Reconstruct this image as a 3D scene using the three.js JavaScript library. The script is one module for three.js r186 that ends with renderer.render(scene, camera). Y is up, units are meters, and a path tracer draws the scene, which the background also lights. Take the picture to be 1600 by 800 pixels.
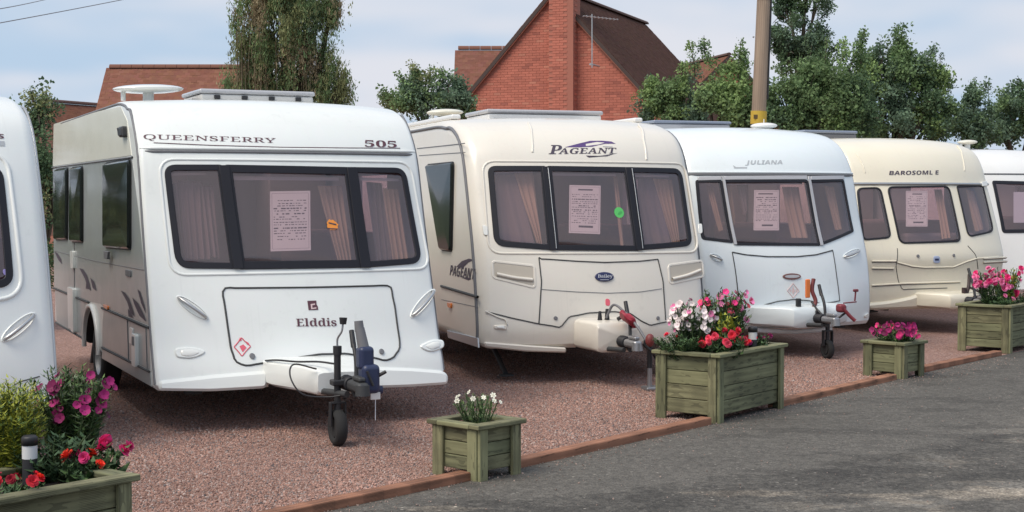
import * as THREE from 'three';
import { mergeGeometries, mergeVertices, toCreasedNormals } from 'three/addons/utils/BufferGeometryUtils.js';
import { RoundedBoxGeometry } from 'three/addons/geometries/RoundedBoxGeometry.js';
import { FontLoader } from 'three/addons/loaders/FontLoader.js';
import { Brush, Evaluator, SUBTRACTION } from 'three-bvh-csg';

// ---------------------------------------------------------------- camera, sky, sun, exposure
const scene = new THREE.Scene();
const FOCAL = 2300, EYE = 1.7, HORIZON = 310;            // focal length and horizon in pixels of a 1600 x 800 picture
const camera = new THREE.PerspectiveCamera(2 * Math.atan(400 / FOCAL) * 180 / Math.PI, 2, 0.1, 2000);
const PITCH = Math.atan((400 - HORIZON) / FOCAL);
camera.position.set(0, EYE, 0);
camera.rotation.x = -PITCH;
const renderer = new THREE.WebGLRenderer({ antialias: true });
renderer.toneMapping = THREE.LinearToneMapping;
renderer.toneMappingExposure = 1.0;
renderer.shadowMap.enabled = true;

const SUN_DIR = new THREE.Vector3(-0.55, 1.0, 0.48).normalize();
const sun = new THREE.DirectionalLight(new THREE.Color(1.0, 0.90, 0.76), 3.0);
sun.position.copy(SUN_DIR).multiplyScalar(60).add(new THREE.Vector3(1, 0, -14));
sun.target.position.set(1, 0, -14);
sun.castShadow = true;
sun.shadow.radius = 70;
sun.shadow.mapSize.set(2048, 2048);
Object.assign(sun.shadow.camera, { left: -30, right: 30, top: 30, bottom: -40, near: 1, far: 160 });
scene.add(sun, sun.target);

// seeded random numbers and value noise
function rng(seed) { let a = seed >>> 0; return () => { a = (a + 0x6D2B79F5) | 0; let t = Math.imul(a ^ (a >>> 15), 1 | a); t = (t + Math.imul(t ^ (t >>> 7), 61 | t)) ^ t; return ((t ^ (t >>> 14)) >>> 0) / 4294967296; }; }
const hash2 = (x, y, s = 0) => { let h = Math.imul(x, 374761393) + Math.imul(y, 668265263) + Math.imul(s, 1442695041) | 0; h = Math.imul(h ^ (h >>> 13), 1274126177); return ((h ^ (h >>> 16)) >>> 0) / 4294967296; };
function vnoise(x, y, s = 0, px = 0, py = 0) {           // px, py: period in cells, 0 for none
  const xi = Math.floor(x), yi = Math.floor(y), fx = x - xi, fy = y - yi, u = fx * fx * (3 - 2 * fx), v = fy * fy * (3 - 2 * fy);
  const w = (a, p) => p ? ((a % p) + p) % p : a;
  const a = hash2(w(xi, px), w(yi, py), s), b = hash2(w(xi + 1, px), w(yi, py), s), c = hash2(w(xi, px), w(yi + 1, py), s), d = hash2(w(xi + 1, px), w(yi + 1, py), s);
  return a + (b - a) * u + (c - a) * v + (a - b - c + d) * u * v;
}
function fbm(x, y, oct, s = 0, p = 0) { let r = 0, a = 0.5, t = 0; for (let o = 0; o < oct; o++) { const k = 1 << o; r += a * vnoise(x * k, y * k, s + o * 17, p * k, p * k); t += a; a *= 0.5; } return r / t; }
const clamp = (x, a = 0, b = 1) => Math.min(b, Math.max(a, x));
const smooth = (a, b, x) => { const t = clamp((x - a) / (b - a)); return t * t * (3 - 2 * t); };
const lerp = (a, b, t) => a + (b - a) * t;

{ // a pale summer sky with thin streaked cloud, brighter round the veiled sun
  const w = 1024, h = 512, data = new Float32Array(w * h * 4);
  for (let j = 0; j < h; j++) for (let i = 0; i < w; i++) {
    const lat = (j + 0.5) / h * Math.PI - Math.PI / 2, lon = (i + 0.5) / w * 2 * Math.PI - Math.PI;
    const d = [Math.cos(lat) * Math.cos(lon), Math.sin(lat), Math.cos(lat) * Math.sin(lon)];
    const e = Math.max(0, d[1]), k = smooth(0, 0.6, e);
    let c = [lerp(0.46, 0.36, k), lerp(0.62, 0.54, k), lerp(0.80, 0.80, k)];
    const q = 1 / (e + 0.16);
    const x = d[0] * q, y = d[2] * q;
    let cl = fbm(x * 0.9 + 3.1, y * 2.6 + 7.7, 6, 5) * 0.6 + fbm(x * 2.2, y * 5.5, 5, 9) * 0.4;
    cl = smooth(0.36, 0.68, cl) * 0.85 + 0.12;
    const g = Math.max(0, d[0] * SUN_DIR.x + d[1] * SUN_DIR.y + d[2] * SUN_DIR.z);
    const glow = 0.25 * Math.pow(g, 6);
    const white = [0.76 + glow, 0.775 + glow, 0.84 + glow];
    for (let n = 0; n < 3; n++) c[n] = lerp(c[n], white[n], cl) + glow * 0.6;
    data.set([c[0], c[1], c[2], 1], (j * w + i) * 4);
  }
  const sky = new THREE.DataTexture(data, w, h, THREE.RGBAFormat, THREE.FloatType);
  sky.mapping = THREE.EquirectangularReflectionMapping;
  sky.magFilter = sky.minFilter = THREE.LinearFilter;
  sky.wrapS = THREE.RepeatWrapping;
  sky.needsUpdate = true;
  scene.background = sky;
  scene.environment = sky;
}

// ---------------------------------------------------------------- pixels of the photograph to directions
const CP = Math.cos(PITCH), SP = Math.sin(PITCH), EYEV = new THREE.Vector3(0, EYE, 0);
function ray(px, py) { const x = (px - 800) / FOCAL, y = (400 - py) / FOCAL; return new THREE.Vector3(x, y * CP - SP, -CP - y * SP); }
function onY(px, py, y = 0) { const r = ray(px, py); return EYEV.clone().addScaledVector(r, (y - EYE) / r.y); }
function atDepth(px, py, d) { const r = ray(px, py); return EYEV.clone().addScaledVector(r, d / -r.z); }

// ---------------------------------------------------------------- objects
const taken = new Map();
function numbered(name) { const n = taken.get(name) || 0; taken.set(name, n + 1); return n ? `${name}_${String(n).padStart(3, '0')}` : name; }
function thing(name, label, category, pos = [0, 0, 0], turn = 0, group) {
  const o = new THREE.Group(); o.name = numbered(name); o.position.set(...pos); o.rotation.y = turn;
  o.userData = { label, category }; if (group) o.userData.group = group; scene.add(o); return o;
}
function mesh(name, geo, mat, parent) { const m = new THREE.Mesh(geo, mat); m.name = name; m.castShadow = m.receiveShadow = true; parent.add(m); return m; }
function structure(name, geo, mat) { const m = mesh(numbered(name), geo, mat, scene); m.userData = { kind: 'structure' }; return m; }
function group(name, parent) { const g = new THREE.Group(); g.name = name; parent.add(g); return g; }
function merge(list) {
  const strip = list.map(g => { const q = g.index ? g.toNonIndexed() : g.clone(); for (const k of Object.keys(q.attributes)) if (!['position', 'normal', 'uv'].includes(k)) q.deleteAttribute(k); if (!q.attributes.uv) q.setAttribute('uv', new THREE.BufferAttribute(new Float32Array(q.attributes.position.count * 2), 2)); if (!q.attributes.normal) q.computeVertexNormals(); return q; });
  return mergeGeometries(strip);
}
const V3 = (x, y, z) => new THREE.Vector3(x, y, z);
const lin = (r, g, b) => new THREE.Color().setRGB(r, g, b);
function std(r, g, b, rough = 0.6, extra = {}) { return new THREE.MeshStandardMaterial({ color: lin(r, g, b), roughness: rough, ...extra }); }
function phys(r, g, b, rough, extra = {}) { return new THREE.MeshPhysicalMaterial({ color: lin(r, g, b), roughness: rough, ...extra }); }
function tubeThrough(pts, radius, seg = 0, sides = 6, closed = false, tension = 0.5) {
  const c = new THREE.CatmullRomCurve3(pts, closed, 'centripetal', tension);
  return new THREE.TubeGeometry(c, seg || Math.max(6, pts.length * 4), radius, sides, closed);
}
function rod(a, b, r1, r2 = r1, sides = 10) {
  const d = b.clone().sub(a), g = new THREE.CylinderGeometry(r2, r1, d.length(), sides);
  g.applyQuaternion(new THREE.Quaternion().setFromUnitVectors(V3(0, 1, 0), d.clone().normalize()));
  const m = a.clone().add(b).multiplyScalar(0.5); g.translate(m.x, m.y, m.z); return g;
}
function rbox(w, h, d, r, x = 0, y = 0, z = 0, seg = 2) { const g = new RoundedBoxGeometry(w, h, d, seg, Math.min(r, w / 2.01, h / 2.01, d / 2.01)); g.translate(x, y, z); return g; }
function boxUV(geo, s = 1) {                              // uv in metres by the main direction of each face
  const g = geo.index ? geo.toNonIndexed() : geo, p = g.attributes.position, n = g.attributes.normal, uv = new Float32Array(p.count * 2);
  for (let i = 0; i < p.count; i += 3) {
    let ax = 0, ay = 0, az = 0; for (let k = 0; k < 3; k++) { ax += Math.abs(n.getX(i + k)); ay += Math.abs(n.getY(i + k)); az += Math.abs(n.getZ(i + k)); }
    for (let k = 0; k < 3; k++) { const x = p.getX(i + k), y = p.getY(i + k), z = p.getZ(i + k); const a = ax >= ay && ax >= az ? [z, y] : ay >= az ? [x, z] : [x, y]; uv[(i + k) * 2] = a[0] * s; uv[(i + k) * 2 + 1] = a[1] * s; }
  }
  g.setAttribute('uv', new THREE.BufferAttribute(uv, 2)); return g;
}
function noiseTexture(n, fn, srgb = false, repeat = 1) {  // fn(u, v) -> [r, g, b] 0..1 or a grey
  const data = new Uint8Array(n * n * 4);
  for (let j = 0; j < n; j++) for (let i = 0; i < n; i++) { const c = fn(i / n, j / n); const a = Array.isArray(c) ? c : [c, c, c]; const o = (j * n + i) * 4; for (let k = 0; k < 3; k++) data[o + k] = clamp(a[k]) * 255; data[o + 3] = 255; }
  const t = new THREE.DataTexture(data, n, n); t.wrapS = t.wrapT = THREE.RepeatWrapping; t.magFilter = THREE.LinearFilter; t.minFilter = THREE.LinearMipmapLinearFilter; t.generateMipmaps = true;
  if (srgb) t.colorSpace = THREE.SRGBColorSpace; t.repeat.set(repeat, repeat); t.needsUpdate = true; return t;
}
const toS = c => c <= 0.0031308 ? c * 12.92 : 1.055 * Math.pow(c, 1 / 2.4) - 0.055;
const font = {}; for (const f of ['serif_bold', 'sans_bold', 'serif_regular']) font[f] = await new FontLoader().loadAsync(`fonts/droid/droid_${f}.typeface.json`);
// ---------------------------------------------------------------- ground
const KERB = [[480, 800], [730, 740], [1105, 655], [1400, 590], [1600, 548]].map(p => onY(...p));
const K0 = KERB[0], KD = KERB[4].clone().sub(K0).normalize();                 // along the kerb, away from the camera
const KN = V3(-KD.z, 0, KD.x);                                                // towards the tarmac
if (KN.x < 0) KN.negate();
const alongKerb = (s, off = 0, y = 0) => K0.clone().addScaledVector(KD, s).addScaledVector(KN, off).setY(y);
function sheet(corners, y, uvOrigin, uvSize, n = 1) {
  const pos = [], uv = [], idx = [];
  for (let j = 0; j <= n; j++) for (let i = 0; i <= n; i++) {
    const a = corners[0].clone().lerp(corners[1], i / n), b = corners[3].clone().lerp(corners[2], i / n), p = a.lerp(b, j / n);
    pos.push(p.x, y, p.z); uv.push((p.x - uvOrigin[0]) / uvSize, (p.z - uvOrigin[1]) / uvSize);
  }
  for (let j = 0; j < n; j++) for (let i = 0; i < n; i++) { const a = j * (n + 1) + i; idx.push(a, a + n + 1, a + 1, a + 1, a + n + 1, a + n + 2); }
  const g = new THREE.BufferGeometry(); g.setAttribute('position', new THREE.Float32BufferAttribute(pos, 3)); g.setAttribute('uv', new THREE.Float32BufferAttribute(uv, 2)); g.setIndex(idx); g.computeVertexNormals();
  if (g.attributes.normal.getY(0) < 0) { idx.reverse(); g.setIndex(idx); g.computeVertexNormals(); } return g;
}
{
  const terrainTex = noiseTexture(256, (u, v) => { const a = fbm(u * 8, v * 8, 5, 3, 8); return [toS(0.05 + 0.05 * a), toS(0.075 + 0.05 * a), toS(0.03 + 0.02 * a)]; }, true);
  const g = new THREE.PlaneGeometry(1600, 1600, 8, 8); g.rotateX(-Math.PI / 2); g.translate(0, -0.03, -200);
  const p = g.attributes.position, uv = g.attributes.uv; for (let i = 0; i < p.count; i++) uv.setXY(i, p.getX(i) / 5, p.getZ(i) / 5);
  structure('ground', g, new THREE.MeshStandardMaterial({ map: terrainTex, roughness: 1 }));
  // red granite chippings: a base sheet, with loose stones on top
  const stones = (u, v, n, s) => { const x = u * n, y = v * n, xi = Math.floor(x), yi = Math.floor(y); let best = 9, id = 0; for (let a = -1; a < 2; a++) for (let b = -1; b < 2; b++) { const cx = ((xi + a) % n + n) % n, cy = ((yi + b) % n + n) % n; const dx = xi + a + hash2(cx, cy, s) - x, dy = yi + b + hash2(cx, cy, s + 1) - y, d = dx * dx + dy * dy; if (d < best) { best = d; id = hash2(cx, cy, s + 2); } } return [Math.sqrt(best), id]; };
  const N = 1024, cells = 110, gc = [], gh = [];
  for (let j = 0; j < N; j++) for (let i = 0; i < N; i++) { const [d, id] = stones(i / N, j / N, cells, 31); gc.push(id); gh.push(clamp(1 - d * 1.15)); }
  const at = (a, u, v) => a[(Math.floor(v * N) % N) * N + (Math.floor(u * N) % N)];
  const gravelMap = noiseTexture(N, (u, v) => { const id = at(gc, u, v), k = 0.55 + 0.75 * id, big = 0.85 + 0.3 * fbm(u * 6, v * 6, 4, 8, 6), grey = id > 0.8 ? 0.5 : id < 0.1 ? 0.25 : 0; return [toS(0.34 * k * big), toS(lerp(0.197, 0.26, grey) * k * big), toS(lerp(0.158, 0.24, grey) * k * big)]; }, true);
  const gravelBump = noiseTexture(N, (u, v) => at(gh, u, v));
  const back = K0.clone().addScaledVector(KD, -14);
  const far = K0.clone().addScaledVector(KD, 40);
  structure('gravel_yard', sheet([back, far, far.clone().addScaledVector(KN, -34), back.clone().addScaledVector(KN, -34)], 0, [0, 0], 1.6),
    new THREE.MeshStandardMaterial({ map: gravelMap, bumpMap: gravelBump, bumpScale: 0.012, roughness: 0.95 }));
  // tarmac, one texture for the part in view: worn patches with ragged edges, grit and dry film left by puddles
  const O = [-4, -20], S = 16, T = 2048;
  const edge = (x, z) => { const s = (x - K0.x) * KD.x + (z - K0.z) * KD.z, o = (x - K0.x) * KN.x + (z - K0.z) * KN.z; return [s, o]; };
  const rim = [[560, 800], [700, 785], [887, 780], [1015, 762], [1143, 743], [1235, 739], [1344, 723], [1460, 690], [1600, 672]].map(p => { const q = onY(...p); return edge(q.x, q.z); });
  const rimAt = s => { for (let i = 1; i < rim.length; i++) if (s < rim[i][0] || i === rim.length - 1) { const a = rim[i - 1], b = rim[i]; return lerp(a[1], b[1], clamp((s - a[0]) / (b[0] - a[0]), -1, 2)); } };
  const worn = [[1565, 772, 0.55, 0.22], [1180, 772, 0.5, 0.12], [690, 796, 0.35, 0.1], [1380, 775, 0.3, 0.1]].map(([a, b, c, d]) => [onY(a, b), c, d]);   // bare sandy patches
  const tar = (u, v) => {
    const x = O[0] + u * S, z = O[1] + v * S, [s, o] = edge(x, z);
    const n1 = fbm(x * 0.9, z * 0.9, 5, 40), n2 = fbm(x * 3.1, z * 6.2, 5, 50), n3 = hash2(Math.floor(x * 128), Math.floor(z * 128), 60), n4 = fbm(x * 22, z * 22, 2, 70);
    const line = rimAt(s) + 0.30 * (n2 - 0.5) + 0.22 * (fbm(x * 11, z * 11, 4, 47) - 0.5);
    const patch = smooth(0, 0.035, o - line) * (1 - 0.75 * smooth(0.9, 1.5, o - line + 1.1 * (n1 - 0.5)));   // the darker, wetted strip
    const speck = hash2(Math.floor(x * 42 + 0.6 * n4), Math.floor(z * 42), 68); const pale = smooth(0.54, 0.66, fbm(x * 1.3 + 9, z * 2.2 + 4, 5, 81)) * smooth(1.4, 2.6, o);
    let k = 0.110 * (0.80 + 0.34 * n1) * (0.62 + 0.76 * n3) * (0.80 + 0.4 * n4) * (1 - 0.25 * smooth(0.56, 0.66, fbm(x * 2.4 + 30, z * 4.5, 5, 83))) * (1 - 0.40 * patch * (0.55 + 0.9 * fbm(x * 5, z * 5, 4, 48))) * (1 + 0.75 * pale) * (0.72 + 0.56 * speck * (0.6 + 0.8 * patch));
    const grit = hash2(Math.floor(x * 90), Math.floor(z * 90), 66); if (grit > 0.9965) k = 0.22 + 0.12 * n3;
    const ws = worn.reduce((m, [q, a, b]) => Math.max(m, 1.25 - ((x - q.x) / a) ** 2 - ((z - q.z) / b) ** 2), -1), bare = smooth(0.35, 0.75, ws * 0.5 + fbm(x * 9, z * 16, 5, 88) * 0.9 - 0.25); k *= 1 + 0.8 * bare * (0.4 + 0.8 * n3); const sand = bare + pale * smooth(0.5, 0.62, fbm(x * 7, z * 13, 4, 87)); return [k * 1.09 * (1 + 0.22 * sand), k * (1 + 0.15 * sand), k * 0.87 * (1 + 0.07 * sand), n3];
  };
  const map = noiseTexture(T, (u, v) => { const c = tar(u, v); return [toS(c[0]), toS(c[1]), toS(c[2])]; }, true);
  const bump = noiseTexture(512, (u, v) => 0.6 * stones(u, v, 96, 90)[0] + 0.4 * fbm(u * 40, v * 40, 2, 4, 40)); bump.repeat.set(16 / 1.3, 16 / 1.3);
  structure('tarmac_road', sheet([back, far, far.clone().addScaledVector(KN, 30), back.clone().addScaledVector(KN, 30)], 0.004, O, S),
    new THREE.MeshStandardMaterial({ map, bumpMap: bump, bumpScale: 0.012, roughness: 0.92 }));
  // loose chippings where the camera can tell them apart
  const R = rng(11), pebble = new THREE.DodecahedronGeometry(1, 0); pebble.scale(1, 0.6, 0.8);
  const M = new THREE.Matrix4(), q = new THREE.Quaternion(), e = new THREE.Euler(), col = new THREE.Color();
  const spots = [];
  for (let k = 0; k < 900000 && spots.length < 230000; k++) {
    const s = -2 + R() * 11, o = -0.05 - R() * 6.4, p = alongKerb(s, o);
    if (p.z > -5.2) continue; const px = p.x / -p.z; if (Math.abs(px) > 0.40) continue;
    const keep = Math.min(1, 90 / (p.z * p.z)); if (R() > keep) continue; spots.push(p);
  }
  const im = new THREE.InstancedMesh(pebble, new THREE.MeshStandardMaterial({ color: 0xffffff, roughness: 0.95 }), spots.length);
  spots.forEach((p, i) => {
    const a = 0.0042 + 0.0075 * R() * R() * (0.6 + 0.8 * vnoise(p.x * 3, p.z * 3, 9)); e.set(R() * 6, R() * 6, R() * 6); q.setFromEuler(e);
    M.compose(V3(p.x, a * 0.35, p.z), q, V3(a, a, a)); im.setMatrixAt(i, M);
    const k = 0.6 + 0.75 * R(), t = R(), patch = 0.8 + 0.4 * vnoise(p.x * 1.3, p.z * 1.3, 5);
    if (t < 0.74) col.setRGB(0.36 * k * patch, 0.217 * k * patch, 0.175 * k * patch); else if (t < 0.93) col.setRGB(0.36 * k, 0.28 * k, 0.25 * k); else col.setRGB(0.16 * k, 0.14 * k, 0.14 * k);
    im.setColorAt(i, col);
  });
  im.name = numbered('gravel'); im.userData = { kind: 'stuff', label: 'loose red granite chippings covering the yard', category: 'gravel' }; im.castShadow = im.receiveShadow = true; scene.add(im);
  const g2 = [], spot2 = 2400, im2 = new THREE.InstancedMesh(pebble, new THREE.MeshStandardMaterial({ color: 0xffffff, roughness: 0.95 }), spot2);
  for (let i = 0; i < spot2; i++) {
    const near = R() < 0.7, p = alongKerb(-1 + R() * 11, near ? 0.06 + R() * R() * 0.5 : 0.5 + R() * 3); const a = 0.003 + 0.006 * R() * R();
    e.set(R() * 6, R() * 6, R() * 6); q.setFromEuler(e); M.compose(V3(p.x, 0.004 + a * 0.4, p.z), q, V3(a, a, a)); im2.setMatrixAt(i, M);
    const k = 0.5 + R() * 0.8; col.setRGB(0.3 * k, 0.22 * k, 0.19 * k); im2.setColorAt(i, col);
  }
  im2.name = numbered('grit'); im2.userData = { kind: 'stuff', label: 'stray chippings scattered over the tarmac beside the kerb', category: 'grit' }; im2.castShadow = im2.receiveShadow = true; scene.add(im2);
}
// ---------------------------------------------------------------- surfaces, patches and outlines for the caravans
const sampleCurve = (pts, n) => new THREE.CatmullRomCurve3(pts.map(p => V3(p[0], p[1], 0)), false, 'centripetal').getPoints(n).map(p => [p.x, p.y]);
function area2(o) { let a = 0; for (let i = 0; i < o.length; i++) { const p = o[i], q = o[(i + 1) % o.length]; a += p[0] * q[1] - q[0] * p[1]; } return a / 2; }
const ccw = o => area2(o) < 0 ? o.slice().reverse() : o;
function roundPoly(pts, r, n = 6) {                       // rounded corners; r a number or one per corner
  const out = [], N = pts.length;
  pts.forEach((p, i) => {
    const rr = Array.isArray(r) ? r[i] : r, a = pts[(i + N - 1) % N], b = pts[(i + 1) % N];
    const da = Math.hypot(a[0] - p[0], a[1] - p[1]), db = Math.hypot(b[0] - p[0], b[1] - p[1]), k = Math.min(rr, da * 0.48, db * 0.48);
    const A = [p[0] + (a[0] - p[0]) / da * k, p[1] + (a[1] - p[1]) / da * k], B = [p[0] + (b[0] - p[0]) / db * k, p[1] + (b[1] - p[1]) / db * k];
    for (let j = 0; j <= n; j++) { const t = j / n; out.push([(1 - t) * (1 - t) * A[0] + 2 * t * (1 - t) * p[0] + t * t * B[0], (1 - t) * (1 - t) * A[1] + 2 * t * (1 - t) * p[1] + t * t * B[1]]); }
  });
  return ccw(out);
}
function densify(o, step) { const out = []; o.forEach((p, i) => { const q = o[(i + 1) % o.length], n = Math.max(1, Math.ceil(Math.hypot(q[0] - p[0], q[1] - p[1]) / step)); for (let k = 0; k < n; k++) out.push([lerp(p[0], q[0], k / n), lerp(p[1], q[1], k / n)]); }); return out; }
function inset(o, d) {                                     // ccw outline moved inwards by d
  const N = o.length; return o.map((p, i) => { const a = o[(i + N - 1) % N], b = o[(i + 1) % N]; let tx = b[0] - a[0], ty = b[1] - a[1]; const l = Math.hypot(tx, ty) || 1; return [p[0] - ty / l * d, p[1] + tx / l * d]; });
}
function geoFrom(pos, idx, uv) { const g = new THREE.BufferGeometry(); g.setAttribute('position', new THREE.Float32BufferAttribute(pos, 3)); if (uv) g.setAttribute('uv', new THREE.Float32BufferAttribute(uv, 2)); g.setIndex(idx); g.computeVertexNormals(); return g; }
function patch(outline, surf, off, { rings = 4, thick = 0, bevel = 0.003, crown = 0 } = {}) {
  const o = ccw(outline), N = o.length, c = [0, 0]; o.forEach(p => { c[0] += p[0] / N; c[1] += p[1] / N; });
  const loops = []; const top = thick ? inset(o, bevel) : o;
  for (let k = 1; k <= rings; k++) loops.push(top.map(p => { const u = lerp(c[0], p[0], k / rings), v = lerp(c[1], p[1], k / rings); return surf(u, v, off + crown * (1 - (k / rings) ** 2)); }));
  if (thick) { loops.push(o.map(p => surf(p[0], p[1], off - bevel))); loops.push(o.map(p => surf(p[0], p[1], off - thick))); }
  const pos = [], idx = [], put = p => pos.push(p.x, p.y, p.z); put(surf(c[0], c[1], off + crown)); loops.forEach(l => l.forEach(put));
  for (let i = 0; i < N; i++) idx.push(0, 1 + i, 1 + (i + 1) % N);
  for (let k = 0; k + 1 < loops.length; k++) for (let i = 0; i < N; i++) { const a = 1 + k * N + i, b = 1 + k * N + (i + 1) % N; idx.push(a, a + N, b, b, a + N, b + N); }
  const g = geoFrom(pos, idx); return thick ? toCreasedNormals(g, 0.5) : g;
}
function gridPatch(o, surf, off, n = 14) {                 // an even sheet over a convex outline, row by row, so that curved glass stays smooth
  const ys = o.map(p => p[1]), y0 = Math.min(...ys), y1 = Math.max(...ys), pos = [], idx = [];
  for (let j = 0; j <= n; j++) {
    const y = lerp(y0, y1, 0.5 - 0.5 * Math.cos(j / n * Math.PI)), xs = [];
    const yy = clamp(y, y0 + 1e-5, y1 - 1e-5);
    o.forEach((p, i) => { const q = o[(i + 1) % o.length]; if ((p[1] - yy) * (q[1] - yy) <= 0 && p[1] !== q[1]) xs.push(lerp(p[0], q[0], (yy - p[1]) / (q[1] - p[1]))); });
    const a = Math.min(...xs), b = Math.max(...xs);
    for (let i = 0; i <= n; i++) { const w = surf(lerp(a, b, i / n), yy, off); pos.push(w.x, w.y, w.z); }
  }
  for (let j = 0; j < n; j++) for (let i = 0; i < n; i++) { const a = j * (n + 1) + i; idx.push(a, a + 1, a + n + 1, a + 1, a + n + 2, a + n + 1); }
  return geoFrom(pos, idx);
}
function ringPatch(outer, inner, surf, off, thick) {       // a flat frame with bevelled edges; outlines have the same number of points
  const N = outer.length, loops = [[inner, off - thick], [inner, off - 0.004], [inset(inner, -0.004), off], [inset(outer, 0.004), off], [outer, off - 0.004], [outer, off - thick]].map(([o, h]) => o.map(p => surf(p[0], p[1], h)));
  const pos = [], idx = []; loops.forEach(l => l.forEach(p => pos.push(p.x, p.y, p.z)));
  for (let k = 0; k + 1 < loops.length; k++) for (let i = 0; i < N; i++) { const a = k * N + i, b = k * N + (i + 1) % N; idx.push(a, a + N, b, b, a + N, b + N); }
  return toCreasedNormals(geoFrom(pos, idx), 0.5);
}
function sheetOn(quad, surf, off, nx = 6, ny = 6, wave = () => 0) {   // quad TL, TR, BR, BL in the surface's own u, v
  const pos = [], uv = [], idx = [];
  for (let j = 0; j <= ny; j++) for (let i = 0; i <= nx; i++) { const s = i / nx, t = j / ny, u = lerp(lerp(quad[0][0], quad[1][0], s), lerp(quad[3][0], quad[2][0], s), t), v = lerp(lerp(quad[0][1], quad[1][1], s), lerp(quad[3][1], quad[2][1], s), t), p = surf(u, v, off + wave(s, t)); pos.push(p.x, p.y, p.z); uv.push(s, 1 - t); }
  for (let j = 0; j < ny; j++) for (let i = 0; i < nx; i++) { const a = j * (nx + 1) + i; idx.push(a, a + nx + 1, a + 1, a + 1, a + nx + 1, a + nx + 2); }
  return geoFrom(pos, idx, uv);
}
function flatShape(shape, surf, off) { const g = new THREE.ShapeGeometry(shape, 5), p = g.attributes.position; for (let i = 0; i < p.count; i++) { const w = surf(p.getX(i), p.getY(i), off); p.setXYZ(i, w.x, w.y, w.z); } g.computeVertexNormals(); return g; }
const shapeOf = o => { const s = new THREE.Shape(); ccw(o).forEach((p, i) => i ? s.lineTo(p[0], p[1]) : s.moveTo(p[0], p[1])); return s; };
function textOn(str, f, box, surf, off, slant = 0) {       // box: [left, bottom] [right, bottom] [left, top] in u, v
  const shapes = font[f].generateShapes(str, 1), g = new THREE.ShapeGeometry(shapes, 4); g.computeBoundingBox(); const b = g.boundingBox, p = g.attributes.position, [A, B, C] = box;
  for (let i = 0; i < p.count; i++) { const t = (p.getY(i) - b.min.y) / (b.max.y - b.min.y), s = (p.getX(i) - b.min.x) / (b.max.x - b.min.x); const w = surf(A[0] + s * (B[0] - A[0]) + t * (C[0] - A[0]) + slant * t, A[1] + s * (B[1] - A[1]) + t * (C[1] - A[1]), off); p.setXYZ(i, w.x, w.y, w.z); }
  g.computeVertexNormals(); return g;
}
const ellipse = (cx, cy, rx, ry, n = 28, turn = 0) => Array.from({ length: n }, (_, i) => { const a = i / n * 2 * Math.PI, x = rx * Math.cos(a), y = ry * Math.sin(a); return [cx + x * Math.cos(turn) - y * Math.sin(turn), cy + x * Math.sin(turn) + y * Math.cos(turn)]; });

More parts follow.
